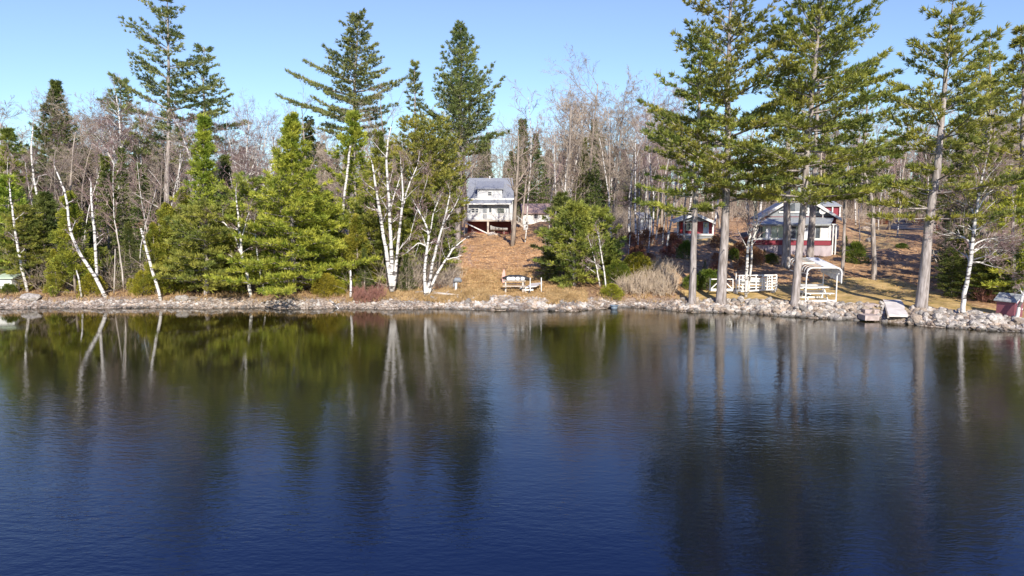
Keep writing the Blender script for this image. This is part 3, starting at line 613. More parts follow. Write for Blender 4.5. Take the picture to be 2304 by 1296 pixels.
for i, (px, Y, ty, k, lab) in enumerate([(62, 45, 470, 0, 'green hemlock between the edge birch and the second birch'), (232, 46, 560, 0, 'low hemlock behind the upright broken birch'),
        (395, 44.8, 560, 0, 'low hemlock behind the golden cedar and the lone leaning birch'), (440, 44.2, 520, 1, 'bright layered hemlock half in front of the peeling birch'), (520, 43.8, 500, 0, 'wide low hemlock directly behind the forked birch'),
        (715, 45, 440, 1, 'bright young hemlock at the right side of the bushy bright pine'), (835, 46, 440, 0, 'green hemlock filling the gap behind the triple birch clump'),
        (905, 46.5, 520, 0, 'green hemlock between the two birch clumps'), (950, 48, 430, 0, 'loose hemlock behind the spreading white birch'), (985, 50, 470, 2, 'shaded hemlock at the left edge of the orange slope'),
        (1370, 48, 540, 0, 'low hemlock right of the pair of thin birches'), (1235, 47.5, 560, 2, 'low dark boughs of a hemlock spreading over the orange slope'), (2140, 40, 560, 2, 'dark young hemlock right of the thick pale pine trunk'), (2215, 39, 560, 0, 'young hemlock behind the side limbs of the bare white birch'),
        (2255, 38, 560, 2, 'dark hemlock just behind the little red shed'), (2300, 39, 500, 1, 'bright hemlock at the right edge')]):
    bigplace('hemlock_tree', HEM[k], 8, px, Y, ty, lab, wx=1.0 + .12 * (i % 3), rz=i * 1.7)
# young pines centre right
hero_pine(1292, 45, 470, 'bushy bright green young pine leaning over the slope right of the path', 52, base=.05, Lmax=1.95, r0=.12, whorl=.34, per=6, a0=-4, a1=55, irr=.35, mat=M_pine, shape='round')
hero_pine(1345, 47, 478, 'duller young pine behind the pair of thin birches', 53, base=.08, Lmax=1.7, r0=.11, whorl=.38, per=5, a0=0, irr=.35, mat=M_pine, shape='round')
hero_pine(1262, 50, 440, 'dark low limbed pine at the right edge of the orange slope', 54, base=.08, Lmax=2.2, r0=.12, whorl=.42, per=5, a0=-10, irr=.45, mat=M_spruce)
# firs and spruces, left middle
FIR = [conifer(s, H=9, base=.06, Lmax=1.9, r0=.12, whorl=.3, per=6, a0=-14, a1=45, irr=.22, shape='cone', tuft=.16, tw=.045, nb=6, dt=.14, spread=.5, up=.25, mat=M_spruce, curve=.05, bark=M_bark) for s in (61, 62, 63)]
for i, (px, Y, ty, lab) in enumerate([(250, 49, 350, 'dark fir behind the upright white birch, left of its twin'), (285, 50, 335, 'dark pointed fir in the left woods, tallest of its row'), (338, 50, 370, 'dark fir right of the pointed fir in the left woods'),
        (215, 46, 520, 'low fir between the crossing birches on the left shore'), (300, 45, 500, 'low dark fir behind the thin dead stems'), (510, 52, 350, 'dark narrow fir behind the layered hemlocks'), (705, 66, 265, 'dark spire of a spruce behind the bushy bright pine'),
        (820, 43.5, 560, 'low green fir left of the triple birch clump'), (915, 44, 575, 'dark low fir between the two birch clumps'), (745, 47, 430, 'fir in the shade right of the bushy bright pine'), (1098, 118, 300, 'dark spruce straight behind the chimney of the grey house'), (1180, 108, 268, 'brownish spruce behind the roof of the grey house'),
        (2150, 44, 500, 'dark fir in the shade right of the thick pale pine trunk'), (2185, 47, 470, 'dark fir behind the bare white birch'), (2240, 42, 520, 'dark fir left of the little red shed'), (2125, 52, 470, 'dark fir behind the thick pale pine trunk'),
        (1585, 47.5, 585, 'small dark fir on the bank below the small cabin'), (1720, 54, 560, 'low bright evergreen under the left end of the porch'), (1900, 56, 530, 'small green fir at the right end of the red cottage')]):
    bigplace('fir_tree', FIR[i % 3], 9, px, Y, ty, lab, wx=[1.0, .85, 1.1][i % 3] * (1.5 if ty > 480 else 1), rz=i * 1.3)
# cedars and bushes
CED = [blobtree(s, 6, 1.25, M_cedar, shape='cone', nl=15000, leaf=.13, lw=.045) for s in (71, 72)]
for i, (px, Y, ty, wx, lab) in enumerate([(170, 43.5, 430, 1.15, 'golden green cedar behind the leaning birch on the left shore'), (385, 44, 455, 1.2, 'green gold cedar right of the lone leaning birch'), (352, 43.2, 500, 1.0, 'golden cedar behind the lone leaning birch'),
        (805, 44.5, 480, 1.2, 'olive cedar left of the triple birch clump'), (128, 43.3, 560, 1.2, 'short cedar left of the leaning birch'), (420, 46, 420, 1.0, 'tall green gold cedar behind the low hemlock')]):
    bigplace('cedar_tree', CED[i % 2], 6, px, Y, ty, lab, wx=wx, rz=i * 2.1)
BSH = {'y': blobtree(81, 1.6, 1.1, M_ybush, shape='dome', nl=9000, leaf=.10, lw=.035), 'g': blobtree(82, 1.6, 1.1, M_bush, shape='dome', nl=9000, leaf=.10, lw=.035), 'o': blobtree(83, 2.0, 1.2, M_oak, shape='dome', nl=2200, leaf=.13, lw=.08)}
def bush(k, px, Y, ty, wx, lab, rz=0, cat='bush', group=None):
    return bigplace('bush', [('stems', BSH[k][0][1]), ('leaves', BSH[k][1][1])], {'y': 1.6, 'g': 1.6, 'o': 2.0}[k], px, Y, ty, lab, cat, group, wx, rz)
bush('y', 735, 42.6, 618, 1.0, 'yellow green bush at the foot of the bushy bright pine')
bush('y', 762, 42.8, 632, .8, 'small yellow bush left of the white stump', 1)
bush('y', 325, 43, 612, .9, 'yellow green bush at the foot of the lone leaning birch', 2)
bush('y', 208, 42.9, 618, 1.0, 'golden bush between the crossing birches on the left shore', 3)
bush('y', 1376, 42.2, 640, 1.35, 'yellow green bush overhanging the water above the blue grey tub', 4)
bush('y', 1432, 46, 572, 1.1, 'yellow green bush on the bank above the water, left of the brush', 5)
bush('g', 1388, 45, 590, .9, 'dull green bush behind the pair of thin birches', 1)
bush('g', 1560, 43, 620, 1.3, 'green bush behind the leftmost lawn pine', 2)
bush('g', 1595, 43.5, 610, 1.2, 'green bush behind the cross braced white frame', 3)
bush('g', 1735, 52, 572, 1.2, 'bright green bush below the porch of the red cottage', 4)
bush('g', 1830, 53, 580, 1.1, 'green bush below the middle of the cottage porch', 5)
bush('g', 1650, 50, 560, .8, 'green bush beside the trunk with the flared base', 6)
bush('g', 1545, 50, 545, .9, 'small green bush just below the small cabin', 7)
bush('g', 2030, 60, 548, 2.2, 'low spreading green juniper on the far lawn', 8)
bush('g', 1925, 52, 548, .9, 'loose green bush right of the red cottage', 8)
bush('g', 20, 43.2, 640, 1.2, 'green bush on the shore at the left edge', 2)
bush('g', 600, 43.2, 640, 1.0, 'small green bush at the foot of the forked birch', 5)
rr = random.Random(5)
for i in range(34):
    px, Y = rr.choice([(rr.uniform(1400, 1530), rr.uniform(46, 58)), (rr.uniform(1600, 1700), rr.uniform(46, 55)), (rr.uniform(1960, 2130), rr.uniform(78, 100)), (rr.uniform(1400, 1520), rr.uniform(50, 60))])
    g = gp(px, Y); s = rr.uniform(.35, .8)
    inst('oak_bush', [('stems', BSH['o'][0][1]), ('leaves', BSH['o'][1][1])], g, (s, s, s * .8), rr.uniform(0, 6), 'low russet leaved oak bush ' + ('on the bank left of the small cabin' if px < 1540 else 'on the bank between the cabin and the cottage' if px < 1720 else 'at the far end of the lawn'), 'bush', 'russet oak bushes')

# ------------------------------------------------------------------ hero birches
W = 1.0
traced('birch_tree', 44, [[(62, 655, .12), (48, 600, .11), (38, 545, .10), (28, 480, .08), (22, 425, .06)]], 101, 'leaning white birch nearest the left edge', limbs=4, llen=.8)
traced('birch_tree', 48, [[(112, 625, .12), (100, 560, .12), (90, 480, .11), (76, 400, .09), (70, 340, .07), (74, 285, .04)]], 102, 'slim white birch with a wavy top, second from the left edge', limbs=9, llen=1.3)
traced('birch_tree', 42.3, [[(240, 668, .16), (214, 622, .14), (172, 560, .12), (155, 510, .10), (150, 440, .08), (127, 385, .05)]], 103, 'birch leaning far left over the shore with a bent trunk', limbs=5, llen=.9)
traced('birch_tree', 43, [[(222, 655, .12), (216, 590, .12), (212, 520, .11), (208, 480, .09), (205, 422, .07)]], 104, 'upright broken topped birch crossing the bent one', limbs=3, llen=.7)
traced('birch_tree', 42, [[(362, 674, .13), (350, 630, .12), (334, 580, .11), (317, 514, .08)]], 105, 'lone leaning birch trunk without branches on the left shore', twigs=False)
traced('birch_tree', 42.3, [[(567, 676, .15), (555, 612, .13), (543, 572, .12), (538, 500, .09), (531, 440, .05)], [(543, 572, .08), (528, 530, .07), (505, 500, .05), (487, 497, .03)], [(541, 545, .06), (552, 505, .05), (560, 480, .03)]], 106, 'forked white birch reaching over the water beside the low hemlock', limbs=5, llen=1.0)
traced('birch_tree', 43, [[(598, 668, .09), (588, 630, .08), (577, 560, .07), (573, 500, .05)], [(577, 530, .05), (560, 522, .04), (545, 520, .03)]], 107, 'thin birch just right of the forked birch', limbs=4, llen=.8)
traced('birch_tree', 42.6, [[(882, 652, .22), (868, 560, .15), (850, 450, .12), (838, 370, .06)], [(882, 652, .2), (880, 560, .15), (875, 450, .12), (868, 350, .08), (880, 285, .04)],
    [(884, 652, .18), (892, 590, .13), (900, 500, .11), (908, 440, .08), (903, 385, .05)], [(903, 480, .08), (918, 420, .06), (938, 375, .04)], [(876, 480, .07), (890, 430, .05), (900, 400, .03)]], 108, 'large birch clump with three bright trunks rising from one base', limbs=7, llen=1.2, dj=.6)
traced('birch_tree', 41.8, [[(958, 668, .17), (955, 610, .12), (960, 560, .11), (967, 525, .09), (940, 470, .04)], [(960, 668, .15), (972, 600, .11), (985, 545, .10), (1002, 490, .07), (1012, 440, .04)],
    [(962, 665, .14), (980, 620, .11), (1003, 584, .09), (1022, 555, .07), (1048, 536, .03)], [(962, 556, .07), (942, 545, .05), (925, 560, .03)], [(967, 525, .06), (975, 480, .05), (985, 455, .03)], [(1003, 584, .06), (1025, 580, .04), (1043, 572, .02)], [(1000, 500, .05), (1020, 470, .04), (1032, 445, .02)]],
    109, 'spreading white birch with curved stems at the foot of the orange slope', limbs=6, llen=.9, dj=.7)
traced('birch_tree', 48, [[(768, 520, .12), (774, 450, .12), (782, 380, .11), (789, 326, .09)]], 110, 'broken white trunk with a jagged top right of the bushy bright pine', twigs=False)
traced('birch_tree', 43.2, [[(1365, 658, .07), (1358, 600, .06), (1349, 545, .05), (1344, 520, .03)], [(1352, 600, .03), (1335, 590, .02)]], 111, 'right hand one of two thin birches leaning on the young pines', limbs=4, llen=.7)
traced('birch_tree', 43.6, [[(1350, 640, .06), (1340, 590, .05), (1328, 548, .03)], [(1340, 615, .03), (1320, 600, .02)]], 112, 'left hand one of two thin birches leaning on the young pines', limbs=3, llen=.7)
traced('birch_tree', 34.6, [[(2165, 713, .17), (2170, 660, .14), (2180, 610, .13), (2186, 560, .12), (2196, 480, .10), (2206, 420, .08), (2215, 380, .05)], [(2185, 590, .07), (2215, 590, .05), (2245, 575, .03)], [(2186, 565, .07), (2215, 555, .05), (2245, 562, .03)], [(2188, 555, .06), (2210, 538, .05), (2260, 535, .02)],
    [(2186, 552, .07), (2172, 535, .06), (2150, 528, .04), (2135, 520, .02)], [(2196, 510, .06), (2188, 475, .05), (2178, 460, .04), (2150, 450, .02)], [(2200, 470, .06), (2218, 440, .05), (2245, 415, .02)]], 113, 'bare white birch with many side limbs at the water on the right', limbs=16, llen=1.3, dj=.8)
traced('birch_tree', 33.6, [[(2284, 732, .16), (2290, 705, .11), (2300, 670, .09), (2306, 655, .07), (2318, 620, .05)], [(2303, 665, .05), (2296, 652, .04), (2288, 658, .02)]], 114, 'crooked white birch at the right edge in front of the little red shed', limbs=3, llen=.6)
traced('birch_tree', 41, [[(1678, 665, .13), (1681, 600, .12), (1683, 550, .11), (1690, 520, .08), (1700, 480, .06), (1707, 420, .04)], [(1683, 660, .09), (1692, 590, .09), (1690, 545, .08), (1701, 520, .07), (1705, 480, .05), (1690, 440, .03)]], 115, 'twin pale trunks growing through the white dock frames', limbs=6, llen=1.2)
traced('birch_tree', 56, [[(640, 330, .05), (600, 420, .05), (585, 330, .08), (570, 280, .05)]][:0] + [[(535, 560, .12), (545, 470, .13), (552, 400, .12), (556, 330, .08), (560, 280, .05)], [(550, 420, .09), (580, 350, .07), (592, 300, .04)], [(549, 440, .08), (525, 360, .06), (515, 310, .04)]], 116, 'spreading pale birch behind the hemlocks left of the bushy bright pine', limbs=22, llen=2.2, dj=1.2)
traced('birch_tree', 55, [[(590, 520, .1), (600, 430, .1), (610, 380, .08), (615, 330, .05)], [(600, 430, .07), (580, 390, .05), (575, 350, .03)]], 117, 'smaller pale birch just left of the bushy bright pine', limbs=14, llen=1.8, dj=1)
traced('birch_tree', 54, [[(262, 470, .12), (270, 400, .12), (272, 330, .10), (268, 260, .06), (262, 215, .04)], [(268, 390, .09), (235, 330, .07), (212, 300, .04)], [(270, 420, .08), (258, 340, .06), (240, 270, .03)]], 118, 'spreading birch crown in front of the slim pine top on the left', limbs=18, llen=1.8, dj=1)
traced('birch_tree', 52, [[(425, 600, .12), (432, 480, .12), (438, 420, .11), (425, 345, .08), (405, 290, .04)], [(436, 420, .08), (444, 350, .06), (448, 300, .04)]], 119, 'pale birch with peeling trunk left of the narrow yellow green pine', limbs=12, llen=1.8, dj=1)
traced('birch_tree', 56, [[(325, 430, .1), (318, 370, .09), (312, 310, .07), (330, 260, .04)], [(318, 380, .07), (300, 330, .05), (290, 300, .03)]], 120, 'forked birch below the tallest left pine', limbs=14, llen=1.8, dj=1)
def snag(px, py, px2, py2, Y, r, lab, bark=None, seed=0, name='snag'):
    return traced(name, Y, [[(px, py, r), ((px + px2) / 2 + (px - px2) * .08 + 1, (py + py2) / 2, r * .85), (px2, py2, r * .6)]], 140 + seed, lab, bark=bark or M_dead, twigs=False, cat='dead tree')
snag(789, 664, 788, 608, 41.8, .11, 'short white dead stump standing at the shore left of the birch clump', M_birch, 1)
snag(183, 664, 172, 608, 42.2, .08, 'short forked dead stub at the foot of the golden cedar', M_birch, 2)
snag(278, 640, 258, 500, 43.4, .07, 'thin leaning dead stem left of the lone leaning birch', None, 3)
snag(256, 655, 259, 560, 43, .05, 'thin upright dead stem beside the leaning dead stem', None, 4)
snag(830, 560, 826, 415, 48, .13, 'thick pale dead trunk behind the olive cedar', None, 5)
snag(932, 560, 930, 445, 50, .1, 'pale broken dead trunk right of the birch clump', None, 6)
snag(1935, 600, 1932, 470, 62, .07, 'thin dead pole behind the crooked lawn pine', None, 7)

# ------------------------------------------------------------------ hero bare trees
def hero_bare(px, Y, ty, r, seed, lab, spec=SPEC_TREE, lean=0, bark=None, twig=None, wig=None, name='bare_tree', upb=.03):
    g = gp(px, Y); top = at(px + lean, ty, Y); H = top.z - g.z
    o = inst(name, baretree(seed, H, r, spec, bark, twig, wig, upb), g, label=lab, cat='tree'); o.rotation_euler = (0, math.atan2(top.x - g.x, H), seed * .0); return o
hero_bare(1153, sY(1153, 552), 262, .26, 201, 'large bare tree with a thick pale trunk in front of the grey house', lean=8, wig=.03)
hero_bare(1322, 80, 158, .22, 202, 'tallest bare tree with a wide fine crown in the middle of the sky gap', SPEC_WIDE, lean=-2, wig=.03)
hero_bare(1036, 80, 215, .22, 203, 'bare tree with a straight pale trunk left of the grey house', lean=2)
hero_bare(1172, 92, 300, .17, 204, 'bare tree standing between the grey house and the cream outbuilding', lean=10)
hero_bare(1268, 60, 330, .10, 205, 'slim pale bare tree at the top right of the orange slope', SPEC_NARROW, bark=M_birch)
hero_bare(1290, 64, 300, .08, 206, 'second slim bare tree at the top right of the orange slope', SPEC_NARROW)
hero_bare(160, 52, 260, .14, 207, 'fine twigged bare tree in front of the dense dark conical pine')
hero_bare(190, 56, 290, .13, 208, 'bare tree right of the dense dark conical pine')
hero_bare(700, 64, 200, .13, 209, 'silvery bare tree between the bushy bright pine and the long limbed pine', twig=M_twig)
hero_bare(865, 58, 200, .13, 210, 'pale bare tree behind the birch clump, right of the long limbed pine')
hero_bare(845, 66, 240, .12, 211, 'bare tree just right of the long limbed pine trunk')
hero_bare(1000, 60, 300, .10, 212, 'thin bare tree in front of the broad upswept pine')
hero_bare(500, 64, 240, .14, 213, 'reddish twigged bare tree right of the ragged round topped pine', twig=M_twigr, bark=M_birch)
hero_bare(560, 66, 232, .14, 214, 'wide purple twigged tree above the spreading pale birch', twig=M_twigr, bark=M_birch)
hero_bare(610, 68, 275, .12, 215, 'purple twigged tree top left of the bushy bright pine', twig=M_twigr, bark=M_birch)
hero_bare(1432, 58, 250, .09, 216, 'white birch rising from the russet bank, left of three', SPEC_NARROW, bark=M_birch, lean=-20, twig=M_twigr)
hero_bare(1468, 56, 300, .09, 217, 'leaning white birch rising from the russet bank in the middle of three', SPEC_NARROW, bark=M_birch, lean=26, twig=M_twigr)
hero_bare(1497, 51, 290, .09, 218, 'white birch rising from the russet bank beside the small cabin', SPEC_NARROW, bark=M_birch, lean=22, twig=M_twigr)
hero_bare(1452, 66, 215, .10, 219, 'tall slim birch behind the three birches on the bank', SPEC_NARROW, bark=M_birch, lean=-6, twig=M_twigr)
hero_bare(1540, 54, 330, .11, 220, 'dark slim tree at the left corner of the small cabin', SPEC_POLE)
hero_bare(1605, 68, 300, .12, 221, 'leaning pale trunk behind the small cabin', SPEC_POLE, bark=M_birch, lean=30)
hero_bare(1620, 62, 380, .12, 222, 'pale trunk right of the small cabin', SPEC_POLE)
hero_bare(1495, 78, 190, .13, 223, 'fine twigged bare tree left of the lawn pines', twig=M_twigr)
hero_bare(1690, 60, 380, .10, 224, 'bare tree left of the red cottage', lean=-4)
hero_bare(2000, 80, 380, .20, 225, 'straight pale trunk at the far end of the lawn', SPEC_POLE)
hero_bare(2085, 92, 330, .17, 226, 'leaning dark trunk behind the thick pale pine', SPEC_POLE, lean=20)

hero_bare(350, 48, 330, .10, 231, 'tan twigged bare tree in front of the tallest left pine trunk')
hero_bare(398, 49, 300, .11, 232, 'pale bare tree just right of the tallest left pine trunk', bark=M_birch)
hero_bare(372, 46.5, 370, .08, 233, 'low bare tree standing over the golden cedar by the lone birch')
hero_bare(130, 49, 330, .10, 234, 'tan bare tree below the dense dark conical pine')
hero_bare(85, 52, 290, .10, 235, 'fine purple twigged tree at the upper left', twig=M_twigr)
hero_bare(735, 48, 400, .07, 236, 'thin bare tree right of the bushy bright pine')
hero_bare(895, 50, 300, .09, 237, 'thin bare tree behind the right stem of the triple birch clump')
hero_bare(985, 47, 440, .06, 238, 'slim bare sapling behind the spreading white birch')
# ------------------------------------------------------------------ background woods: individual trees
BB = [baretree(300 + i, 15, .13, SPEC_BACK, M_bark, M_twigr if i == 2 else M_twig) for i in range(5)]
BP = [baretree(320 + i, 15, .15, SPEC_POLE, M_birch if i == 0 else M_bark, M_twig) for i in range(3)]
BS = [conifer(330 + i, H=14, base=.12, Lmax=2.7, r0=.15, whorl=.42, per=5, a0=-12, a1=45, irr=.3, shape='cone', tuft=.32, tw=.12, nb=3, dt=.26, ds=.45, spread=.5, up=.25, mat=M_spruce if i < 2 else M_brownspruce, bark=M_bark) for i in range(3)]
used = []
def free(p, d):
    for q in used:
        if (q[0] - p[0]) ** 2 + (q[1] - p[1]) ** 2 < d * d: return False
    used.append((p[0], p[1])); return True
BUILD = [(1040, 1165, 80, 96), (1165, 1260, 88, 104), (1515, 1615, 54, 66), (1690, 1915, 52, 96)]
def blocked(px, Y): return any(a < px < b and c < Y < d for a, b, c, d in BUILD)
WOODS = [  # px range, Y range, count, weights (bare, pole, spruce), height range, group words
    (-60, 480, 56, 78, 34, (.6, .15, .25), (9, 13.5), 'in the woods on the left, behind the shore trees'),
    (480, 1020, 58, 85, 38, (.68, .1, .22), (8, 12.5), 'in the woods behind the left shore pines'),
    (1020, 1500, 98, 150, 66, (.58, .12, .3), (11, 17), 'in the woods behind the grey house'),
    (1250, 1500, 62, 95, 30, (.7, .18, .12), (9, 15), 'in the woods right of the orange slope'),
    (1500, 2320, 98, 160, 95, (.45, .47, .08), (13, 20), 'in the woods behind the red cottage and lawn'),
    (2120, 2340, 50, 90, 26, (.4, .3, .3), (9, 14), 'in the woods at the right edge'),
    (-100, 1020, 85, 130, 50, (.6, .1, .3), (12, 16), 'far back in the left woods'),
]
rb = random.Random(77)
MARKS = [(60, 'at the far left'), (200, 'behind the dense dark conical pine'), (340, 'behind the tallest left pine'), (440, 'left of the ragged round topped pine'), (560, 'behind the spreading pale birch'), (680, 'behind the bushy bright pine'), (800, 'behind the long limbed tall pine'), (900, 'behind the triple birch clump'), (1010, 'behind the broad upswept pine'),
         (1100, 'behind the left half of the grey house'), (1170, 'behind the right half of the grey house'), (1250, 'behind the cream outbuilding'), (1340, 'behind the tallest bare tree'), (1420, 'right of the tallest bare tree'), (1510, 'behind the three birches of the bank'), (1600, 'behind the small cabin'), (1700, 'between the small cabin and the red cottage'),
         (1800, 'behind the left half of the red cottage'), (1900, 'behind the dark red outbuilding'), (1980, 'behind the crooked lawn pine'), (2060, 'at the far end of the lawn'), (2140, 'behind the thick pale pine trunk'), (2230, 'behind the many limbed white birch'), (9999, 'at the far right')]
def mark(px): return next(w_ for a, w_ in MARKS if px < a)
for (a, b, y0, y1, n, wt, hr, words) in WOODS:
    k = 0; tries = 0
    while k < n and tries < 4000:
        tries += 1
        px = rb.uniform(a, b); Y = rb.uniform(y0, y1)
        if blocked(px, Y): continue
        if px > 1900 and px < 2130 and Y < 98: continue
        g = gp(px, Y)
        if not free(g, 1.5): continue
        r = rb.random(); Ht = rb.uniform(*hr); s = 1
        if r < wt[0]: nm, pr, H0, lb = 'bare_tree', rb.choice(BB), 15, 'bare grey brown tree '
        elif r < wt[0] + wt[1]: nm, pr, H0, lb = 'bare_trunk_tree', rb.choice(BP), 15, 'straight high branched bare trunk '
        else: nm, pr, H0, lb = 'spruce_tree', rb.choice(BS), 14, 'dark narrow spruce '; Ht *= .82
        s = Ht / H0; wx = s * rb.uniform(.8, 1.25)
        inst(nm, pr, g, (wx, wx, s), rb.uniform(0, 6.28), ('far ' if Y > 100 else 'near ') + lb + ('standing ' if Ht > (hr[0] + hr[1]) / 2 * (.82 if 'spruce' in lb else 1) else 'half hidden ') + mark(px), 'tree', 'woodland trees ' + mark(px) + (', far' if Y > 100 else ', near')); rb.random(); k += 1
# the far wood that reads as one mass: light copies of bare crowns and spruces in two meshes
def light_bare(seed):
    rg = np.random.default_rng(seed); a = MB(); b = MB()
    grow(rg, b, a, np.array([0, 0, -.5]), np.array([0, 0, 1.0]), 14, .13, 0, dict(SPEC_TREE, thick=[0] * 5, n=[1, 10, 6, 4], len=[1, .33, .5, .5], ang=[0, 40, 40, 40], t0=[0, .3, .2, .15], seg=[5, 3, 2, 2]), .04)
    return np.concatenate(a.V), np.concatenate(a.Q)
def light_spruce(seed):
    rg = np.random.default_rng(seed); a = MB(); t = rg.random(1500) ** .8; r = 2.3 * (1 - t) ** .9 * rg.uniform(.25, 1, 1500); az = rg.uniform(0, 6.28, 1500)
    P = np.column_stack([r * np.cos(az), r * np.sin(az), 1 + 12 * t - r * .2]); D = np.column_stack([np.cos(az), np.sin(az), np.full(1500, -.1)])
    a.blades(rg, P, D, 1, .7, .28, .4); a.sticks([(0, 0, -.5)], [(0, 0, 12.5)], .12, .02, 5); return np.concatenate(a.V), np.concatenate(a.Q)
LB = [light_bare(i) for i in range(4)]; LS = [light_spruce(i) for i in range(3)]
mb_ = MB(); ms_ = MB(); rw = random.Random(4)
for i in range(330):
    Y = rw.uniform(118, 200); px = rw.uniform(-120, 2420); spr = rw.random() < (.42 if px < 1500 else .18)
    g = gp(px, Y); V, Q = rw.choice(LS if spr else LB); s = rw.uniform(.75, 1.2) * (1.0 if not spr else .95) * Y / 150; a = rw.uniform(0, 6.28); c, s2 = math.cos(a), math.sin(a)
    (ms_ if spr else mb_).add(np.column_stack([(V[:, 0] * c - V[:, 1] * s2) * s, (V[:, 0] * s2 + V[:, 1] * c) * s, V[:, 2] * s]) + np.array(g), Q)
tag(mb_.build('distant_bare_woods', surf('distant_twigs', (.33, .25, .21), (.22, .16, .14), .3)), 'bare far wood closing the view behind every building', 'woods', None, 'stuff')
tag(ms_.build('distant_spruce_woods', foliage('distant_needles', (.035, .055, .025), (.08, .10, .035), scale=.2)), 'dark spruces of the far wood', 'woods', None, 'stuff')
# slim birches scattered through the near woods
SB = [baretree(340 + i, 9, .055, dict(SPEC_NARROW, thick=[1, 0, 0, 0], wig=[.05, .13, .16, .18], rmin=.006), M_birch, M_twigr) for i in range(4)]
rs = random.Random(12)
for a, b, y0, y1, n in ((20, 640, 45, 54, 20), (740, 1000, 46, 54, 8), (1400, 1520, 50, 62, 9), (1180, 1300, 62, 74, 4), (1920, 2240, 70, 96, 7)):
    for i in range(n):
        px = a + (b - a) * (i + rs.random()) / n; Y = rs.uniform(y0, y1)
        if blocked(px, Y): continue
        s = rs.uniform(.75, 1.25) * (1.5 if Y > 60 else 1)
        o = inst('birch_tree', SB[i % 4], gp(px, Y), (s, s, s), rs.uniform(0, 6.28), 'slim pale birch with a fine crown ' + mark(px), 'tree', 'slim birches ' + mark(px))
#=OBJECTS=
# ------------------------------------------------------------------ built objects
class Rel(MB):
    """mesh builder in coordinates local to a base point, fed with photo rows/columns at a real depth"""
    def __init__(s, base): super().__init__(); s.b = Vector(base)
    def p(s, px, py, Y): return at(px, py, Y) - s.b
    def pb(s, x0, x1, yt, yb, Y, d=.1, dy=0.0):
        a = s.p(x0, yt, Y); c = s.p(x1, yb, Y); return s.box(a.x, c.x, a.y + dy, a.y + dy + d, c.z, a.z)
    def bm(s, x0, y0, x1, y1, Y, w, Y2=None, h=None): return s.beam(s.p(x0, y0, Y), s.p(x1, y1, Y2 or Y), w, h)
    def slab(s, pts, thick):   # quad of pixel/depth points given a downward thickness
        return s.poly([tuple(s.p(*q)) for q in pts], (0, 0, -thick))
def window(base, parent, x0, x1, yt, yb, Y, n=1, fw=.07, frame=None, proud=.06):
    f = Rel(base); a = f.p(x0, yt, Y); c = f.p(x1, yb, Y); y = a.y
    f.box(a.x - fw, c.x + fw, y - proud, y - .005, a.z, a.z + fw); f.box(a.x - fw, c.x + fw, y - proud, y - .005, c.z - fw, c.z)
    f.box(a.x - fw, a.x, y - proud, y - .005, c.z, a.z); f.box(c.x, c.x + fw, y - proud, y - .005, c.z, a.z)
    for k in range(1, n):
        x = a.x + (c.x - a.x) * k / n; f.box(x - fw / 2, x + fw / 2, y - proud, y - .005, c.z, a.z)
    zc = (a.z + c.z) / 2; f.box(a.x, c.x, y - proud * .8, y - .012, zc - .018, zc + .018)
    w_ = f.build('window', frame or M_white, parent)
    g = Rel(base); g.box(a.x, c.x, y - proud * .45, y - .02, c.z, a.z); g.build('pane', M_glass, w_)
    return w_

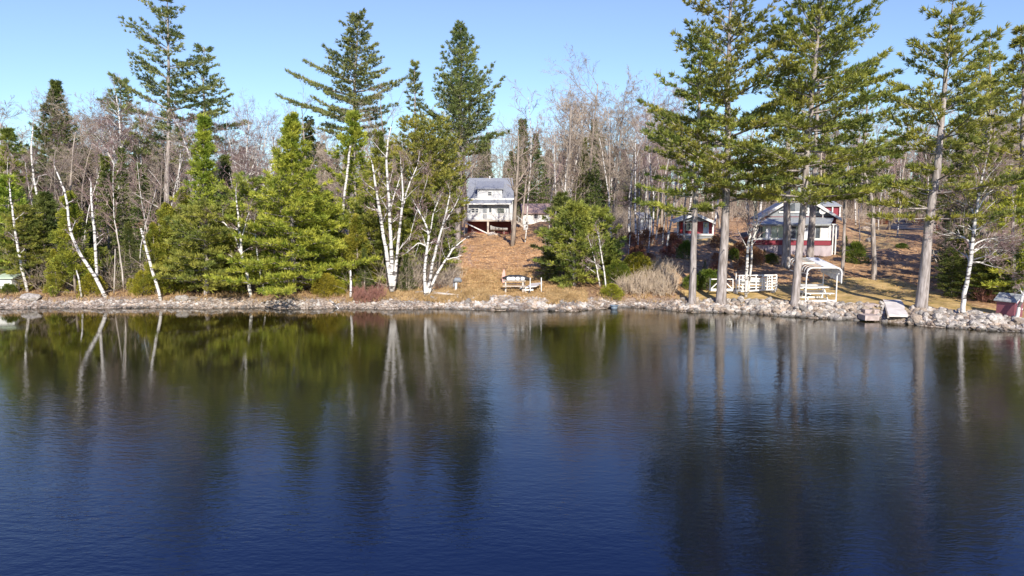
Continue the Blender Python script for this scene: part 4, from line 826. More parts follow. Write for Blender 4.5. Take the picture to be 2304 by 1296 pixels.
# --- grey two storey house
def grey_house():
    YF, YW = 84.0, 86.2
    base = gp(1100, 86.2); E = empty('house', base, 0, 'pale grey two storey house with a raised deck at the top of the orange slope', 'house')
    w_ = Rel(base); w_.pb(1051, 1154, 447, 497, YW, 6.5); w_.build('wall', M_siding, E)
    lw = Rel(base); lw.pb(1052, 1154, 498, 529, YW + .05, 6.3); lw.build('foundation', M_darkred, E)
    # upper storey walls under the main roof
    r = Rel(base)
    e0 = r.p(1049.5, 448.5, YW - .15); e1 = r.p(1156.5, 448.5, YW - .15); rz = r.p(1100, 405, YW + 3.2).z
    zf = e0.z
    r.poly([(e0.x, e0.y, zf), (e1.x, e0.y, zf), (e1.x - .15, e0.y + 3.4, rz + .1), (e0.x + .15, e0.y + 3.4, rz + .1)], (0, 0, .16))
    r.poly([(e0.x + .15, e0.y + 3.4, rz + .1), (e1.x - .15, e0.y + 3.4, rz + .1), (e1.x, e0.y + 6.9, zf), (e0.x, e0.y + 6.9, zf)], (0, 0, .16))
    roof = r.build('roof', M_shingle, E)
    gb = Rel(base)
    for x in (e0.x + .25, e1.x - .35):
        gb.poly([(x, e0.y + .25, zf), (x, e0.y + 6.6, zf), (x, e0.y + 3.4, rz)], (.1, 0, 0))
    each(gb, 'gable_wall', M_siding, E)
    fa = Rel(base); fa.box(e0.x, e1.x, e0.y - .06, e0.y - .005, zf - .06, zf + .15); fa.build('fascia', M_white, E)
    ch = Rel(base); a = ch.p(1102, 398, YW + 3.2); ch.tube([(a.x, a.y, rz - .1), (a.x, a.y, a.z)], .07, 8); ch.lathe([(0, .12), (.13, .05), (.13, 0), (0, 0)], 8, (a.x, a.y, a.z)); ch.build('stove_pipe', M_whitem, roof)
    # dormer
    d = Rel(base); a = d.p(1074, 426.5, YW - .12); c = d.p(1130, 448.5, YW - .12); d.box(a.x, c.x, a.y, a.y + 2.6, c.z, a.z); dw = d.build('dormer', M_siding, E)
    dr = Rel(base); z1 = d.p(1100, 409, YW + 2.9).z
    dr.poly([(a.x - .2, a.y - .2, a.z), (c.x + .2, a.y - .2, a.z), (c.x + .2, a.y + 3.0, z1), (a.x - .2, a.y + 3.0, z1)], (0, 0, .12)); dr.build('dormer_roof', M_shingle, dw)
    window(base, dw, 1098, 1106, 432, 439, YW - .12, 1, .04)
    # porch roof
    pr = Rel(base); q0 = pr.p(1041.5, 458.5, YW - .75); q1 = pr.p(1149, 458.5, YW - .75); u0 = pr.p(1046, 449.5, YW - .02); u1 = pr.p(1155, 449.5, YW - .02)
    pr.poly([tuple(q0), (q1.x, q0.y, q0.z), tuple(u1), tuple(u0)], (0, 0, .09)); pr.build('porch_roof', M_shingle, E)
    pf = Rel(base); pf.box(q0.x, q1.x, q0.y - .05, q0.y - .004, q0.z - .1, q0.z + .09); pf.build('fascia', M_white, E)
    ps = Rel(base)
    for px in (1147.5, 1053): ps.pb(px - 1, px + 1, 460, 494, YW - .7, .13)
    each(ps, 'porch_post', M_white, E)
    window(base, E, 1061, 1068, 469.5, 478.5, YW, 1); window(base, E, 1069.8, 1076, 469.5, 478.5, YW, 1)
    window(base, E, 1119, 1126, 469, 480, YW, 1); window(base, E, 1127.5, 1134.5, 469, 480, YW, 1)
    do = Rel(base); do.pb(1086, 1095.5, 462, 494, YW - .05, .04); dd = do.build('door', M_greyp, E)
    hn = Rel(base); hn.pb(1094, 1094.6, 480, 481.5, YW - .1, .04); hn.build('handle', M_whitem, dd)
    do = Rel(base); do.pb(1099, 1107.5, 464, 494, YW - .05, .04); dd = do.build('door', M_white, E); tag(dd, 'white panelled door')
    g = Rel(base); g.pb(1100.5, 1106, 467, 478, YW - .07, .015); g.build('pane', M_glass, dd)
    # deck
    dk = Rel(base); a = dk.p(1043.5, 495, YF); c = dk.p(1155, 498, YF); dk.box(a.x, c.x, a.y, YW - .02 - base.y, c.z, a.z); dk.build('deck', M_deckw, E)
    rl = Rel(base)
    rl.pb(1042.5, 1154, 479.6, 481, YF, .09); rl.pb(1043, 1154, 492.5, 493.8, YF + .02, .05)
    for p0, p1 in ((1043, 1044.4), (1060.5, 1061.8), (1086, 1087), (1096, 1097), (1136, 1137), (1153, 1154.4)): rl.pb(p0, p1, 480, 495, YF + .01, .07)
    for s0, s1 in ((1045, 1060), (1088, 1096), (1138, 1153)):
        x = s0 + 1.2
        while x < s1: rl.pb(x, x + .7, 481, 492.5, YF + .03, .03); x += 2.1
    railing = rl.build('railing', M_white, E)
    pn = Rel(base); pn.pb(1062, 1085.8, 481.2, 492.4, YF + .035, .03); pn.pb(1097.2, 1135.8, 481.2, 492.4, YF + .035, .03); pn.build('panel', M_white, railing)
    for px, wd in ((1044.5, .16), (1098, .22), (1152, .16)):
        f = gp(px, YF + .15); p_ = Rel(base); t = p_.p(px, 497.5, YF + .15); p_.box(t.x - wd / 2, t.x + wd / 2, t.y - wd / 2, t.y + wd / 2, f.z - base.z - .2, t.z); p_.build('post', M_deckw, E)
    b_ = Rel(base); b_.bm(1046.5, 501, 1096.5, 525, YF + .15, .13); b_.build('brace', M_white, E)
    # stairs on the right end
    st = Rel(base)
    for dy in (0, .9): st.bm(1156, 494, 1178, 510, YF + .3 + dy, .06, h=.22)
    each(st, 'stair_stringer', M_deckw, E)
    hr = Rel(base)
    for dy in (0, .9): hr.bm(1156, 481, 1178, 497, YF + .3 + dy, .06); hr.bm(1167, 489, 1167, 502, YF + .3 + dy, .06); hr.bm(1178, 497, 1178, 510, YF + .3 + dy, .06)
    hr.build('handrail', M_white, E)
    for i in range(7):
        s_ = Rel(base); f = (i + .5) / 7; a = s_.p(1156 + 22 * f, 494 + 16 * f, YF + .32); s_.box(a.x - .13, a.x + .13, a.y, a.y + .86, a.z - .02, a.z + .02); s_.build('step', M_deckw, E)
grey_house()
# upturned boat hung under the deck
def small_boat():
    Y = 84.6; base = at(1123, 519, Y); mb = MB(); n = 13; L = (1143 - 1104) / F * Y
    V = []; Q = []; k = 7
    for i in range(n):
        t = i / (n - 1); x = (t - .5) * L; wd = .55 * math.sin(math.pi * (t * .93 + .05)) ** .7 + .02; sheer = .30 + .32 * abs(1 - t) ** 3
        for j in range(k):
            a = math.pi * j / (k - 1); V.append((x, -math.cos(a) * wd, sheer - math.sin(a) ** .7 * (sheer - .02)))
    for i in range(n - 1):
        for j in range(k - 1): Q.append((i * k + j, i * k + j + 1, (i + 1) * k + j + 1, (i + 1) * k + j))
    mb.add(V, Q); V2 = [(v[0] * .98, v[1] * .9, v[2] + .03) for v in V]; mb.add(V2, [q[::-1] for q in Q])
    E = empty('small_boat', base, 0, 'small white boat lying under the deck of the grey house', 'boat')
    mb.build('hull', M_white, E, True)
    for x in (-.35, .4):
        s_ = MB(); s_.box(x - .1, x + .1, -.42, .42, .26, .29); s_.build('seat', M_deckw, E)
    z0 = gp(1123, Y).z - base.z
    for x in (-.6, .6):
        t = MB(); t.beam((x, -.4, z0), (x, .1, .06), .06); t.beam((x, .4, z0), (x, -.1, .06), .06)
        tag(t.build('trestle', M_deckw, None, loc=base), ('left' if x < 0 else 'right') + ' wooden trestle carrying the small white boat under the deck', 'trestle', 'boat trestles')
small_boat()
# white box at the stairs
def white_box():
    b = gp(1183, 84); w_ = 10 / F * 84; h = 13 / F * 84; E = empty('storage_box', b, 0, 'small white box beside the deck stairs of the grey house', 'box')
    m = MB(); m.box(-w_ / 2, w_ / 2, 0, .55, -.1, h - .06); m.build('body', M_white, E)
    m = MB(); m.box(-w_ / 2 - .03, w_ / 2 + .03, -.03, .58, h - .06, h); m.build('lid', M_shingleg, E)
white_box()
def outbuilding():
    Y = 94.0; base = gp(1205, Y); E = empty('outbuilding', base, 0, 'long cream outbuilding with a brown shingle roof right of the grey house', 'outbuilding')
    w_ = Rel(base); w_.pb(1176, 1236, 480, 506, Y, 4.2); w_.build('wall', M_wsiding, E)
    r = Rel(base); a = r.p(1172, 481.5, Y - .3); c = r.p(1239, 481.5, Y - .3); z = r.p(1200, 460, Y + 2.1).z
    r.poly([(a.x, a.y, a.z), (c.x, a.y, a.z), (c.x, a.y + 2.4, z), (a.x, a.y + 2.4, z)], (0, 0, .12)); r.poly([(a.x, a.y + 2.4, z), (c.x, a.y + 2.4, z), (c.x, a.y + 4.8, a.z), (a.x, a.y + 4.8, a.z)], (0, 0, .12))
    r.build('roof', M_shingleb, E)
    g = Rel(base)
    for x in (a.x + .25, c.x - .35): g.poly([(x, a.y + .3, a.z - .05), (x, a.y + 4.5, a.z - .05), (x, a.y + 2.4, z - .05)], (.1, 0, 0))
    each(g, 'gable_wall', M_wsiding, E)
    window(base, E, 1202, 1205, 483, 491, Y, 1); window(base, E, 1206.3, 1209.3, 483, 491, Y, 1)
outbuilding()

# --- small red cabin with a porch
def small_cabin():
    Y = 58.0; base = gp(1563, Y); E = empty('cabin', base, -.14, 'little red and white cabin with an open gable porch, left of the lawn pines', 'cabin')
    w_ = Rel(base); w_.pb(1527, 1602, 498, 527, Y + 1.3, 3.2); w_.build('wall', M_redsiding, E)
    f = Rel(base); f.pb(1516, 1604, 526.5, 530, Y, 1.35); f.build('deck', M_white, E)
    sk = Rel(base); sk.pb(1526, 1603, 529.5, 540, Y + .1, 4.2); sk.build('foundation', M_greyp, E)
    gab = Rel(base); a = gab.p(1523, 498, Y + .05); c = gab.p(1604, 498, Y + .05); pk = gab.p(1566, 483, Y + .05)
    gab.poly([(a.x, a.y, a.z), (c.x, a.y, a.z), (pk.x, a.y, pk.z)], (0, .1, 0)); gab.poly([(a.x, a.y + 4.3, a.z), (c.x, a.y + 4.3, a.z), (pk.x, a.y + 4.3, pk.z)], (0, .1, 0)); each(gab, 'gable_wall', M_greyp, E)
    r = Rel(base); eL = r.p(1516.5, 499.5, Y - .25); eR = r.p(1609, 500.5, Y - .25); p_ = r.p(1566, 481, Y - .25)
    for e in (eL, eR): r.poly([(e.x, e.y, e.z), (p_.x, e.y, p_.z), (p_.x, e.y + 5, p_.z), (e.x, e.y + 5, e.z)], (0, 0, .07))
    r.build('roof', M_shingle, E)
    bb = Rel(base)
    for e in (eL, eR): bb.poly([(e.x, e.y - .06, e.z - .14), (p_.x, e.y - .06, p_.z - .14), (p_.x, e.y - .06, p_.z + .1), (e.x, e.y - .06, e.z + .1)], (0, .055, 0))
    bb.build('bargeboard', M_white, E)
    for px in (1525.5, 1558, 1603): p2 = Rel(base); p2.pb(px - 1.5, px + 1.5, 498, 527, Y + .1, .12); p2.build('porch_post', M_white, E)
    window(base, E, 1541, 1556, 501, 517, Y + 1.28, 2)
    d = Rel(base); d.pb(1577.5, 1588.5, 500, 527, Y + 1.25, .04); dd = d.build('door', M_blue, E)
    g = Rel(base); g.pb(1580, 1586, 503, 512, Y + 1.22, .02); g.build('pane', M_glass, dd)
    d = Rel(base); d.pb(1527.5, 1534, 501, 527, Y + 1.25, .04); tag(d.build('door', MATS['red_paint'], E), 'bright red door leaf')
    rl = Rel(base); rl.bm(1517, 514, 1526, 514, Y + .1, .05); rl.bm(1517, 520, 1526, 520, Y + .1, .05)
    for px in (1517.5, 1520.5, 1523.5): rl.bm(px, 513.5, px, 528, Y + .1, .05)
    rl.build('railing', M_white, E)
surf('red_paint', (.42, .03, .035), (.34, .025, .03), 2, rough=.5)
MATS['red_paint']
small_cabin()

# --- red and white cottage with a glazed porch
def cottage():
    Y = 57.0; base = gp(1780, Y); E = empty('cottage', base, -.22, 'red and white cottage with a long glazed porch behind the lawn pines', 'cottage')
    x0, x1 = 1700.5, 1863
    s_ = Rel(base); s_.pb(x0, x1, 551, 585, Y + .06, 2.8); s_.build('skirting', M_skirt, E)
    rb_ = Rel(base); rb_.pb(x0, x1, 540.4, 551.4, Y, 3); rb_.build('wall', M_redsiding, E)
    sl_ = Rel(base); sl_.pb(x0 - 1, x1 + 1, 537.2, 540.3, Y - .07, .12); sl_.build('sill', M_white, E)
    hd = Rel(base); hd.pb(x0 - 1, x1 + 1, 503.5, 507.5, Y - .05, .12); hd.build('header', M_white, E)
    # glazing bays: white posts, panes and white curtains
    bays = [(1704, 1713.5, 0), (1716, 1725, 0), (1727, 1736, 1), (1738, 1750, 0), (1752.5, 1765, 0), (1768, 1778, 1), (1781, 1793, 0), (1796, 1806, 0), (1809, 1820, 1), (1823, 1829, 0), (1831, 1840, 0), (1843.5, 1858, 1)]
    for a, b, cur in bays:
        f = Rel(base); p = f.p(a, 508, Y); q = f.p(b, 537, Y)
        f.box(p.x - .05, p.x, p.y - .03, p.y + .05, q.z, p.z); f.box(q.x, q.x + .05, p.y - .03, p.y + .05, q.z, p.z)
        f.box(p.x, q.x, p.y - .02, p.y + .04, p.z - .05, p.z); f.box(p.x, q.x, p.y - .02, p.y + .04, q.z, q.z + .05)
        w_ = f.build('window', M_white, E)
        g = Rel(base); g.box(p.x, q.x, p.y + .015, p.y + .03, q.z + .05, p.z - .05); g.build('pane', M_canvas if cur else M_glass, w_)
    inn = Rel(base); inn.pb(x0 + .5, x1 - .5, 507.5, 537.5, Y + 2.6, .1); a = inn.p(x0, 507.5, Y + .06); c = inn.p(x1, 540, Y + .06)
    inn.box(a.x + .01, a.x + .09, a.y, a.y + 2.7, c.z, a.z); inn.box(c.x - .09, c.x - .01, a.y, a.y + 2.7, c.z, a.z); inn.build('inner_wall', M_skirt, E)
    cp = Rel(base); prev = x0 - .5
    for a, b, _ in bays + [(x1 + .5, 0, 0)]:
        p0 = cp.p(prev, 508, Y); p1 = cp.p(a, 537, Y); cp.box(p0.x, p1.x - .051, p0.y + .002, p0.y + .09, p1.z, p0.z) if p1.x - .06 > p0.x else None; prev = b
        if b: prev = b + 1.4
    each(cp, 'mullion', M_white, E)
    # hipped porch roof
    r = Rel(base); a = r.p(x0 - 4, 504, Y - .35); c = r.p(x1 + 3, 504, Y - .35); u0 = r.p(1716, 488.5, Y + 3.0); u1 = r.p(1852, 488.5, Y + 3.0)
    r.add([tuple(a), (c.x, a.y, a.z), (u1.x, u1.y, u1.z), (u0.x, u0.y, u0.z), (a.x, a.y + 3.4, a.z), (c.x, a.y + 3.4, a.z)] + [(v[0], v[1], v[2] - .12) for v in (tuple(a), (c.x, a.y, a.z), (a.x, a.y + 3.4, a.z), (c.x, a.y + 3.4, a.z))],
          [(0, 1, 2, 3), (6, 7, 1, 0), (6, 8, 9, 7), (6, 0, 4, 8), (1, 7, 9, 5)], [(0, 3, 4), (1, 5, 2)]); r.build('porch_roof', M_shingleg, E)
    # main gabled house behind
    Y2 = Y + 3.05
    m = Rel(base); m.pb(1706, 1852, 487, 560, Y2, 4.6); m.build('wall', M_redsiding, E)
    gw = Rel(base); a = gw.p(1708, 487, Y2 - .02); c = gw.p(1858, 487, Y2 - .02); pk = gw.p(1784, 439, Y2 - .02)
    gw.poly([(a.x, a.y, a.z), (c.x, a.y, a.z), (pk.x, a.y, pk.z)], (0, .1, 0)); gw.build('gable_wall', M_greyp, E)
    tr_ = Rel(base); tr_.pb(1736, 1838, 475.5, 479, Y2 - .1, .06); tr_.build('trim', M_white, E)
    for s0, s1 in ((1737, 1770), (1831, 1801)):
        gg = Rel(base)
        p0 = gg.p(s0, 475, Y2 - .06); p1 = gg.p(s1, 475, Y2 - .06); p2 = gg.p(s1, 475 - abs(s1 - s0) * .60, Y2 - .06)
        gg.poly([tuple(p0), tuple(p1), tuple(p2)], (0, .03, 0)); gg.build('gable_window', M_glass, E)
    window(base, E, 1785, 1795.5, 457, 482, Y2 - .03, 1, .13)
    mr = Rel(base); p_ = mr.p(1784, 437, Y2 - .6); 
    for ex in (1693, 1870):
        e = mr.p(ex, 494, Y2 - .6); mr.poly([(e.x, e.y, e.z), (p_.x, e.y, p_.z), (p_.x, e.y + 5.6, p_.z), (e.x, e.y + 5.6, e.z)], (0, 0, .1))
    mr.build('roof', M_shingle, E)
    bb = Rel(base)
    for ex in (1693, 1870):
        e = bb.p(ex, 494, Y2 - .6); bb.poly([(e.x, e.y - .07, e.z - .12), (p_.x, e.y - .07, p_.z - .12), (p_.x, e.y - .07, p_.z + .13), (e.x, e.y - .07, e.z + .13)], (0, .06, 0))
    bb.build('bargeboard', M_white, E)
    # side entry with white posts on the right
    for px in (1867, 1873): q = Rel(base); t = q.p(px, 506, Y + .3); f = gp(px, Y + .3); q.box(t.x - .05, t.x + .05, t.y, t.y + .1, f.z - base.z - .2, t.z); q.build('porch_post', M_white, E)
    q = Rel(base); q.pb(1864, 1876, 503.5, 506, Y + .25, 1.6); q.build('side_roof', M_white, E)
    # satellite dish
    d = Rel(base); c = d.p(1830, 475, Y2 - .5); V = [(c.x, c.y, c.z)]; 
    for rr_, yy in ((.15, -.02), (.28, -.07)):
        V += [(c.x + rr_ * math.cos(t * PI / 6), c.y + yy, c.z + rr_ * math.sin(t * PI / 6)) for t in range(12)]
    V += [(v[0], v[1] + .03, v[2]) for v in V]
    T = [(0, 1 + i, 1 + (i + 1) % 12) for i in range(12)]; Q = [(1 + i, 13 + i, 13 + (i + 1) % 12, 1 + (i + 1) % 12) for i in range(12)]
    d.add(V, Q + [tuple(25 + k for k in q[::-1]) for q in Q], T + [tuple(25 + k for k in t[::-1]) for t in T]); d.bm(1830, 476, 1830, 490, Y2 - .4, .05); d.build('satellite_dish', M_white, E)
cottage()
def dark_house():
    Y = 86.0; base = gp(1868, Y); E = empty('outbuilding', base, 0, 'dark red outbuilding with a grey roof behind the red cottage', 'outbuilding')
    w_ = Rel(base); w_.pb(1838, 1891, 464, 494, Y, 5); w_.build('wall', M_redsiding, E)
    r = Rel(base); a = r.p(1834, 465, Y - .3); c = r.p(1895, 465, Y - .3); z = r.p(1870, 452, Y + 2.5).z
    r.poly([(a.x, a.y, a.z), (c.x, a.y, a.z), (c.x, a.y + 2.8, z), (a.x, a.y + 2.8, z)], (0, 0, .12)); r.poly([(a.x, a.y + 2.8, z), (c.x, a.y + 2.8, z), (c.x, a.y + 5.6, a.z), (a.x, a.y + 5.6, a.z)], (0, 0, .12)); r.build('roof', M_shingleg, E)
    g = Rel(base); a = g.p(1824, 467, Y - .5); c = g.p(1850, 467, Y - .5); pk = g.p(1835, 449, Y - .5); g.poly([tuple(a), (c.x, a.y, a.z), (pk.x, a.y, pk.z)], (0, .9, 0)); g.build('porch_gable', M_greyp, E)
    for px in (1873, 1890): q = Rel(base); q.pb(px - .8, px + .8, 465, 493, Y - .2, .1); q.build('corner_post', M_white, E)
    d = Rel(base); d.pb(1852, 1862, 470, 493, Y - .04, .03); d.build('door', M_black, E)
dark_house()
def grey_shed(px0, px1, pt, pb_, Y, lab, mat, roofm):
    base = gp((px0 + px1) / 2, Y); E = empty('shed', base, 0, lab, 'shed')
    w_ = Rel(base); w_.pb(px0, px1, pt, pb_, Y, 2.0); w_.build('wall', mat, E)
    r = Rel(base); a = r.p(px0 - 1.5, pt + .5, Y - .2); c = r.p(px1 + 1.5, pt + .5, Y - .2); r.poly([(a.x, a.y, a.z), (c.x, a.y, a.z), (c.x, a.y + 2.5, a.z + .5), (a.x, a.y + 2.5, a.z + .5)], (0, 0, .08)); r.build('roof', roofm, E)
    d = Rel(base); m_ = (px0 + px1) / 2; d.pb(m_ - 3, m_ + 3, pt + 8, pb_ - 1, Y - .04, .03); d.build('door', M_white, E)
grey_shed(1441, 1465, 491, 527, 66, 'small grey shed half hidden by birches on the russet bank', M_siding, M_shingle)
grey_shed(-14, 27, 627, 650, 43.5, 'low pale green roofed hut at the left edge of the shore', M_wsiding, surf('pale_green_roof', (.45, .52, .38), (.38, .45, .32), 3))

# --- canopy picnic swing
def canopy_swing():
    Y0 = 38.4; Y1 = 40.4; base = gp(1848, 39.4); E = empty('canopy_swing', base, 0, 'white tubular canopy swing with a curved slatted top beside the lawn pine', 'canopy swing')
    zt = lambda py, Y: at(1850, py, Y).z - base.z
    X = lambda px, Y: at(px, 650, Y).x - base.x
    W0 = X(1815, Y0); W1 = X(1884, Y0); ya = Y0 - base.y + .1; yb = Y1 - base.y - .2
    g0 = -.05; top = zt(613, Y0)
    lp = []
    for (x, y) in ((W0, ya), (W1, ya), (W0, yb), (W1, yb)):
        m = MB(); m.tube([(x, y, g0), (x, y, top - .05)], .034, 8); m.build('post', M_whitem, E)
    fr = MB(); R = .32
    def arch(y, dz=None, ex=.06):
        dz = (y - yf) * .15 if dz is None else dz
        P = [(W0 - ex, y, top - .32 + dz)]
        for a in np.linspace(0, PI / 2, 6): P.append((W0 - ex + R * (1 - math.cos(a)), y, top - R * .2 + R * math.sin(a) + dz))
        for a in np.linspace(PI / 2, 0, 6): P.append((W1 + ex + .1 - R * (1 - math.cos(a)), y, top - R * .2 + R * math.sin(a) + dz))
        P.append((W1 + ex + .1, y, top - .6 + dz)); return P
    yf, yr = ya - .2, yb + .65
    for y in (yf, (yf + yr) / 2, yr): fr.tube(arch(y), .03, 6, False)
    for x in (W0, W1): fr.beam((x, yf, top - .07), (x, yr, top - .07), .05)
    cf = fr.build('canopy_frame', M_whitem, E)
    # slats over the left half follow the rounded left end, canvas covers the right half
    prof = arch(0, 0); half = (W0 + W1) / 2 + .05
    left = [p for p in prof if p[0] < W0 + R][1:] + [(half, 0, top + R * .8)]
    right = [(half, 0, top + R * .8)] + [p for p in prof if p[0] > W1 - R]
    for i in range(9):
        y = yf + .08 + (yr - yf - .16) * i / 8; m = MB()
        for p, q in zip(left[:-1], left[1:]): m.poly([(p[0], y - .05, p[2] + .032 + (y - yf) * .15), (q[0], y - .05, q[2] + .032 + (y - yf) * .15), (q[0], y + .05, q[2] + .032 + (y - yf) * .15), (p[0], y + .05, p[2] + .032 + (y - yf) * .15)], (-.01, 0, .012))
        m.build('slat', M_whitem, cf)
    m = MB()
    for p, q in zip(right[:-1], right[1:]): m.poly([(p[0], yf - .03, p[2] + .034), (q[0], yf - .03, q[2] + .034), (q[0], yr + .03, q[2] + .034 + (yr - yf) * .15), (p[0], yr + .03, p[2] + .034 + (yr - yf) * .15)], (.02, 0, .02))
    m.build('canvas', M_canvas, cf)
    b_ = MB(); b_.box(W0, W1, ya - .05, ya + .05, .06, .16); b_.box(W0, W1, yb - .05, yb + .05, .06, .16); b_.box(W0 - .04, W0 + .04, ya, yb, .0, .08); b_.box(W1 - .04, W1 + .04, ya, yb, 0, .08); b_.build('base_frame', M_whitem, E)
    mid = (ya + yb) / 2
    for y0_, h, nm, wd in ((mid, .78, 'table_top', .5), (ya + .25, .48, 'seat', .36), (yb - .25, .48, 'seat', .36)):
        m = MB()
        for k in range(3): m.box(W0 + .06, W1 - .06, y0_ - wd / 2 + k * wd / 3, y0_ - wd / 2 + (k + .88) * wd / 3, h, h + .05)
        m.build(nm, M_white, E)
    for y0_, s_ in ((ya + .1, 1), (yb - .06, -1)):
        if s_ < 0:
            m = MB(); m.box(W0 + .06, W1 - .06, y0_, y0_ + .04, .62, .72); m.box(W0 + .06, W1 - .06, y0_, y0_ + .04, .8, .9); m.build('backrest', M_white, E)
    for x in (W0 + .3, W1 - .3): lg = MB(); lg.beam((x, ya + .1, .46), (x, yb - .1, .46), .06); lg.beam((x, mid - .5, .1), (x, mid + .1, .78), .05); lg.beam((x, mid + .5, .1), (x, mid - .1, .78), .05); lg.build('seat_frame', M_whitem, E)
canopy_swing()

# --- white dock frames stored on the lawn
def dock_frames():
    Y = 42.6; base = gp(1704, Y); E = empty('boat_lift', base, 0, 'large white lattice dock frame standing on edge behind the twin pale trunks', 'dock frame')
    def lattice(x0, x1, tl, tr_, bl, br_, Ya, Yb, nm, nv, nh, th=.05):
        m = Rel(base)
        m.bm(x0, tl, x1, tr_, Ya, th, Yb); m.bm(x0, bl, x1, br_, Ya, th * 1.3, Yb)
        for k in range(nv + 1):
            f = k / nv; m.bm(x0 + (x1 - x0) * f, tl + (tr_ - tl) * f, x0 + (x1 - x0) * f, bl + (br_ - bl) * f, Ya + (Yb - Ya) * f, th)
        for k in range(1, nh):
            f = k / nh; m.bm(x0, tl + (bl - tl) * f, x1, tr_ + (br_ - tr_) * f, Ya, th * .8, Yb)
        return m.build(nm, M_whitem, E)
    lattice(1656, 1746, 620, 618.5, 653.5, 651.5, 42.6, 42.5, 'back_frame', 6, 4, .06)
    lattice(1663, 1720, 623, 628, 656, 652, 42.1, 42.3, 'front_frame', 3, 4, .06)
    lattice(1715, 1747.5, 623, 618, 652, 651, 42.3, 41.9, 'end_frame', 3, 5, .06)
    m = Rel(base)
    for i in range(4): m.bm(1657, 632 + i * 2.2, 1722, 628.5 + i * 2.6, 42.3 + .05 * i, .07, 42.35 + .05 * i)
    m.build('stacked_rail', M_whitem, E)
    for px in (1655.5, 1739):
        m = Rel(base); a = m.p(px, 655, 42.4); m.lathe([(.0, -.02), (.15, -.02), (.17, .08), (.13, .18), (0, .18)], 10, (a.x, a.y, gp(px, 42.4).z - base.z)); m.build('foot', M_white, E)
    m = Rel(base); m.bm(1656, 613, 1656, 655, 42.5, .05); m.build('pole', M_whitem, E)
    Y = 42.0; base2 = gp(1624, Y); n = Rel(base2)
    for a_, b_ in (((1598, 628), (1649, 628)), ((1598, 653), (1649, 652)), ((1598, 628), (1597, 653)), ((1649, 628), (1649, 652)), ((1598, 651), (1620, 631)), ((1649, 651), (1628, 631))): n.bm(a_[0], a_[1], b_[0], b_[1], Y, .05)
    n.pb(1598, 1649, 650, 655, Y - .02, .25)
    tag(n.build('boat_lift', M_whitem, None, loc=base2), 'low white frame with diagonal braces behind the thickest lawn pine', 'dock frame')
dock_frames()

# --- dock ramp, steps, little red shed on the right shore
def dock_ramp():
    base = gp(2015, 36.2); E = empty('dock_ramp', base, 0, 'pale flat dock ramp sloping over the rocks to the water', 'ramp')
    m = Rel(base); m.slab([(1999, 708, 35.25), (2043, 709, 35.15), (2031, 681, 37.3), (1991, 681, 37.3)], .1); m.build('deck_panel', M_dockp, E)
    m = Rel(base); m.slab([(1990, 680.5, 37.3), (2032, 680.5, 37.3), (2026, 674.5, 38.4), (1986, 674, 38.4)], .14)
    m.build('landing', M_dockp, E)
    for a, b in (((1999, 709, 35.25), (1991, 682, 37.3)), ((2043, 710, 35.15), (2031, 682, 37.3))):
        m = Rel(base); m.beam(m.p(*a) + Vector((0, 0, -.08)), m.p(*b) + Vector((0, 0, -.08)), .08, .16); m.build('side_rail', M_deckw, E)
dock_ramp()
E = empty('stone_steps', gp(1964, 36.8), 0, 'three pinkish stone steps set in the rock bank beside the dock ramp', 'steps'); b_ = gp(1964, 36.8)
for i, (py, Y) in enumerate([(710, 35.5), (697, 36.4), (685, 37.2)]):
    m = Rel(b_); a = m.p(1947, py, Y); c = m.p(1979, py, Y); m.box(a.x, c.x, a.y, a.y + .75, a.z - .26, a.z); m.build('step', M_stone, E)
def red_shed():
    base = gpp(2270, 711); base.z += .08; E = empty('little_shed', base, D2R(28), 'little faded red shed with a grey gable roof at the right edge of the lawn', 'shed')
    w_, d, h, pk = .38, .42, .74, 1.0
    m = MB(); m.box(-w_, w_, -d, d, -.3, h); m.build('wall', M_redboard, E)
    m = MB()
    for y in (-d, d - .04): m.poly([(-w_, y, h), (w_, y, h), (0, y, pk)], (0, .04, 0))
    each(m, 'gable_wall', M_redboard, E)
    m = MB()
    for s_ in (-1, 1): m.poly([(s_ * (w_ + .1), -d - .1, h - .08), (0, -d - .1, pk + .02), (0, d + .1, pk + .02), (s_ * (w_ + .1), d + .1, h - .08)], (0, 0, .05))
    m.build('roof', M_shingleg, E)
    m = MB()
    for s_ in (-1, 1): m.poly([(s_ * (w_ + .11), -d - .13, h - .13), (0, -d - .13, pk - .03), (0, -d - .13, pk + .07), (s_ * (w_ + .11), -d - .13, h - .03)], (0, .025, 0))
    m.build('bargeboard', M_white, E)
    m = MB(); m.box(-.3, .3, -d - .03, -d - .004, .02, .56); dd = m.build('door', M_redboard, E)
    m = MB(); m.box(.22, .26, -d - .06, -d - .03, .26, .34); m.build('handle', M_whitem, dd)
red_shed()
# white A frame on the shaded lawn
b_ = gp(2106, 52); E = empty('garden_chair', b_, .3, 'weathered white A-frame lawn chair in the shade right of the thick pale pine', 'chair')
m = MB()
for x in (-.35, .35): m.beam((x, -.35, 0), (x, .1, 1.0), .06); m.beam((x, .45, 0), (x, .0, .95), .06)
m.build('leg', M_dead, E); m = MB(); m.box(-.38, .38, -.3, .25, .42, .47); m.build('seat', M_dead, E); m = MB(); m.beam((-.38, .12, .75), (.38, .12, .75), .12, .3); m.build('backrest', M_dead, E)

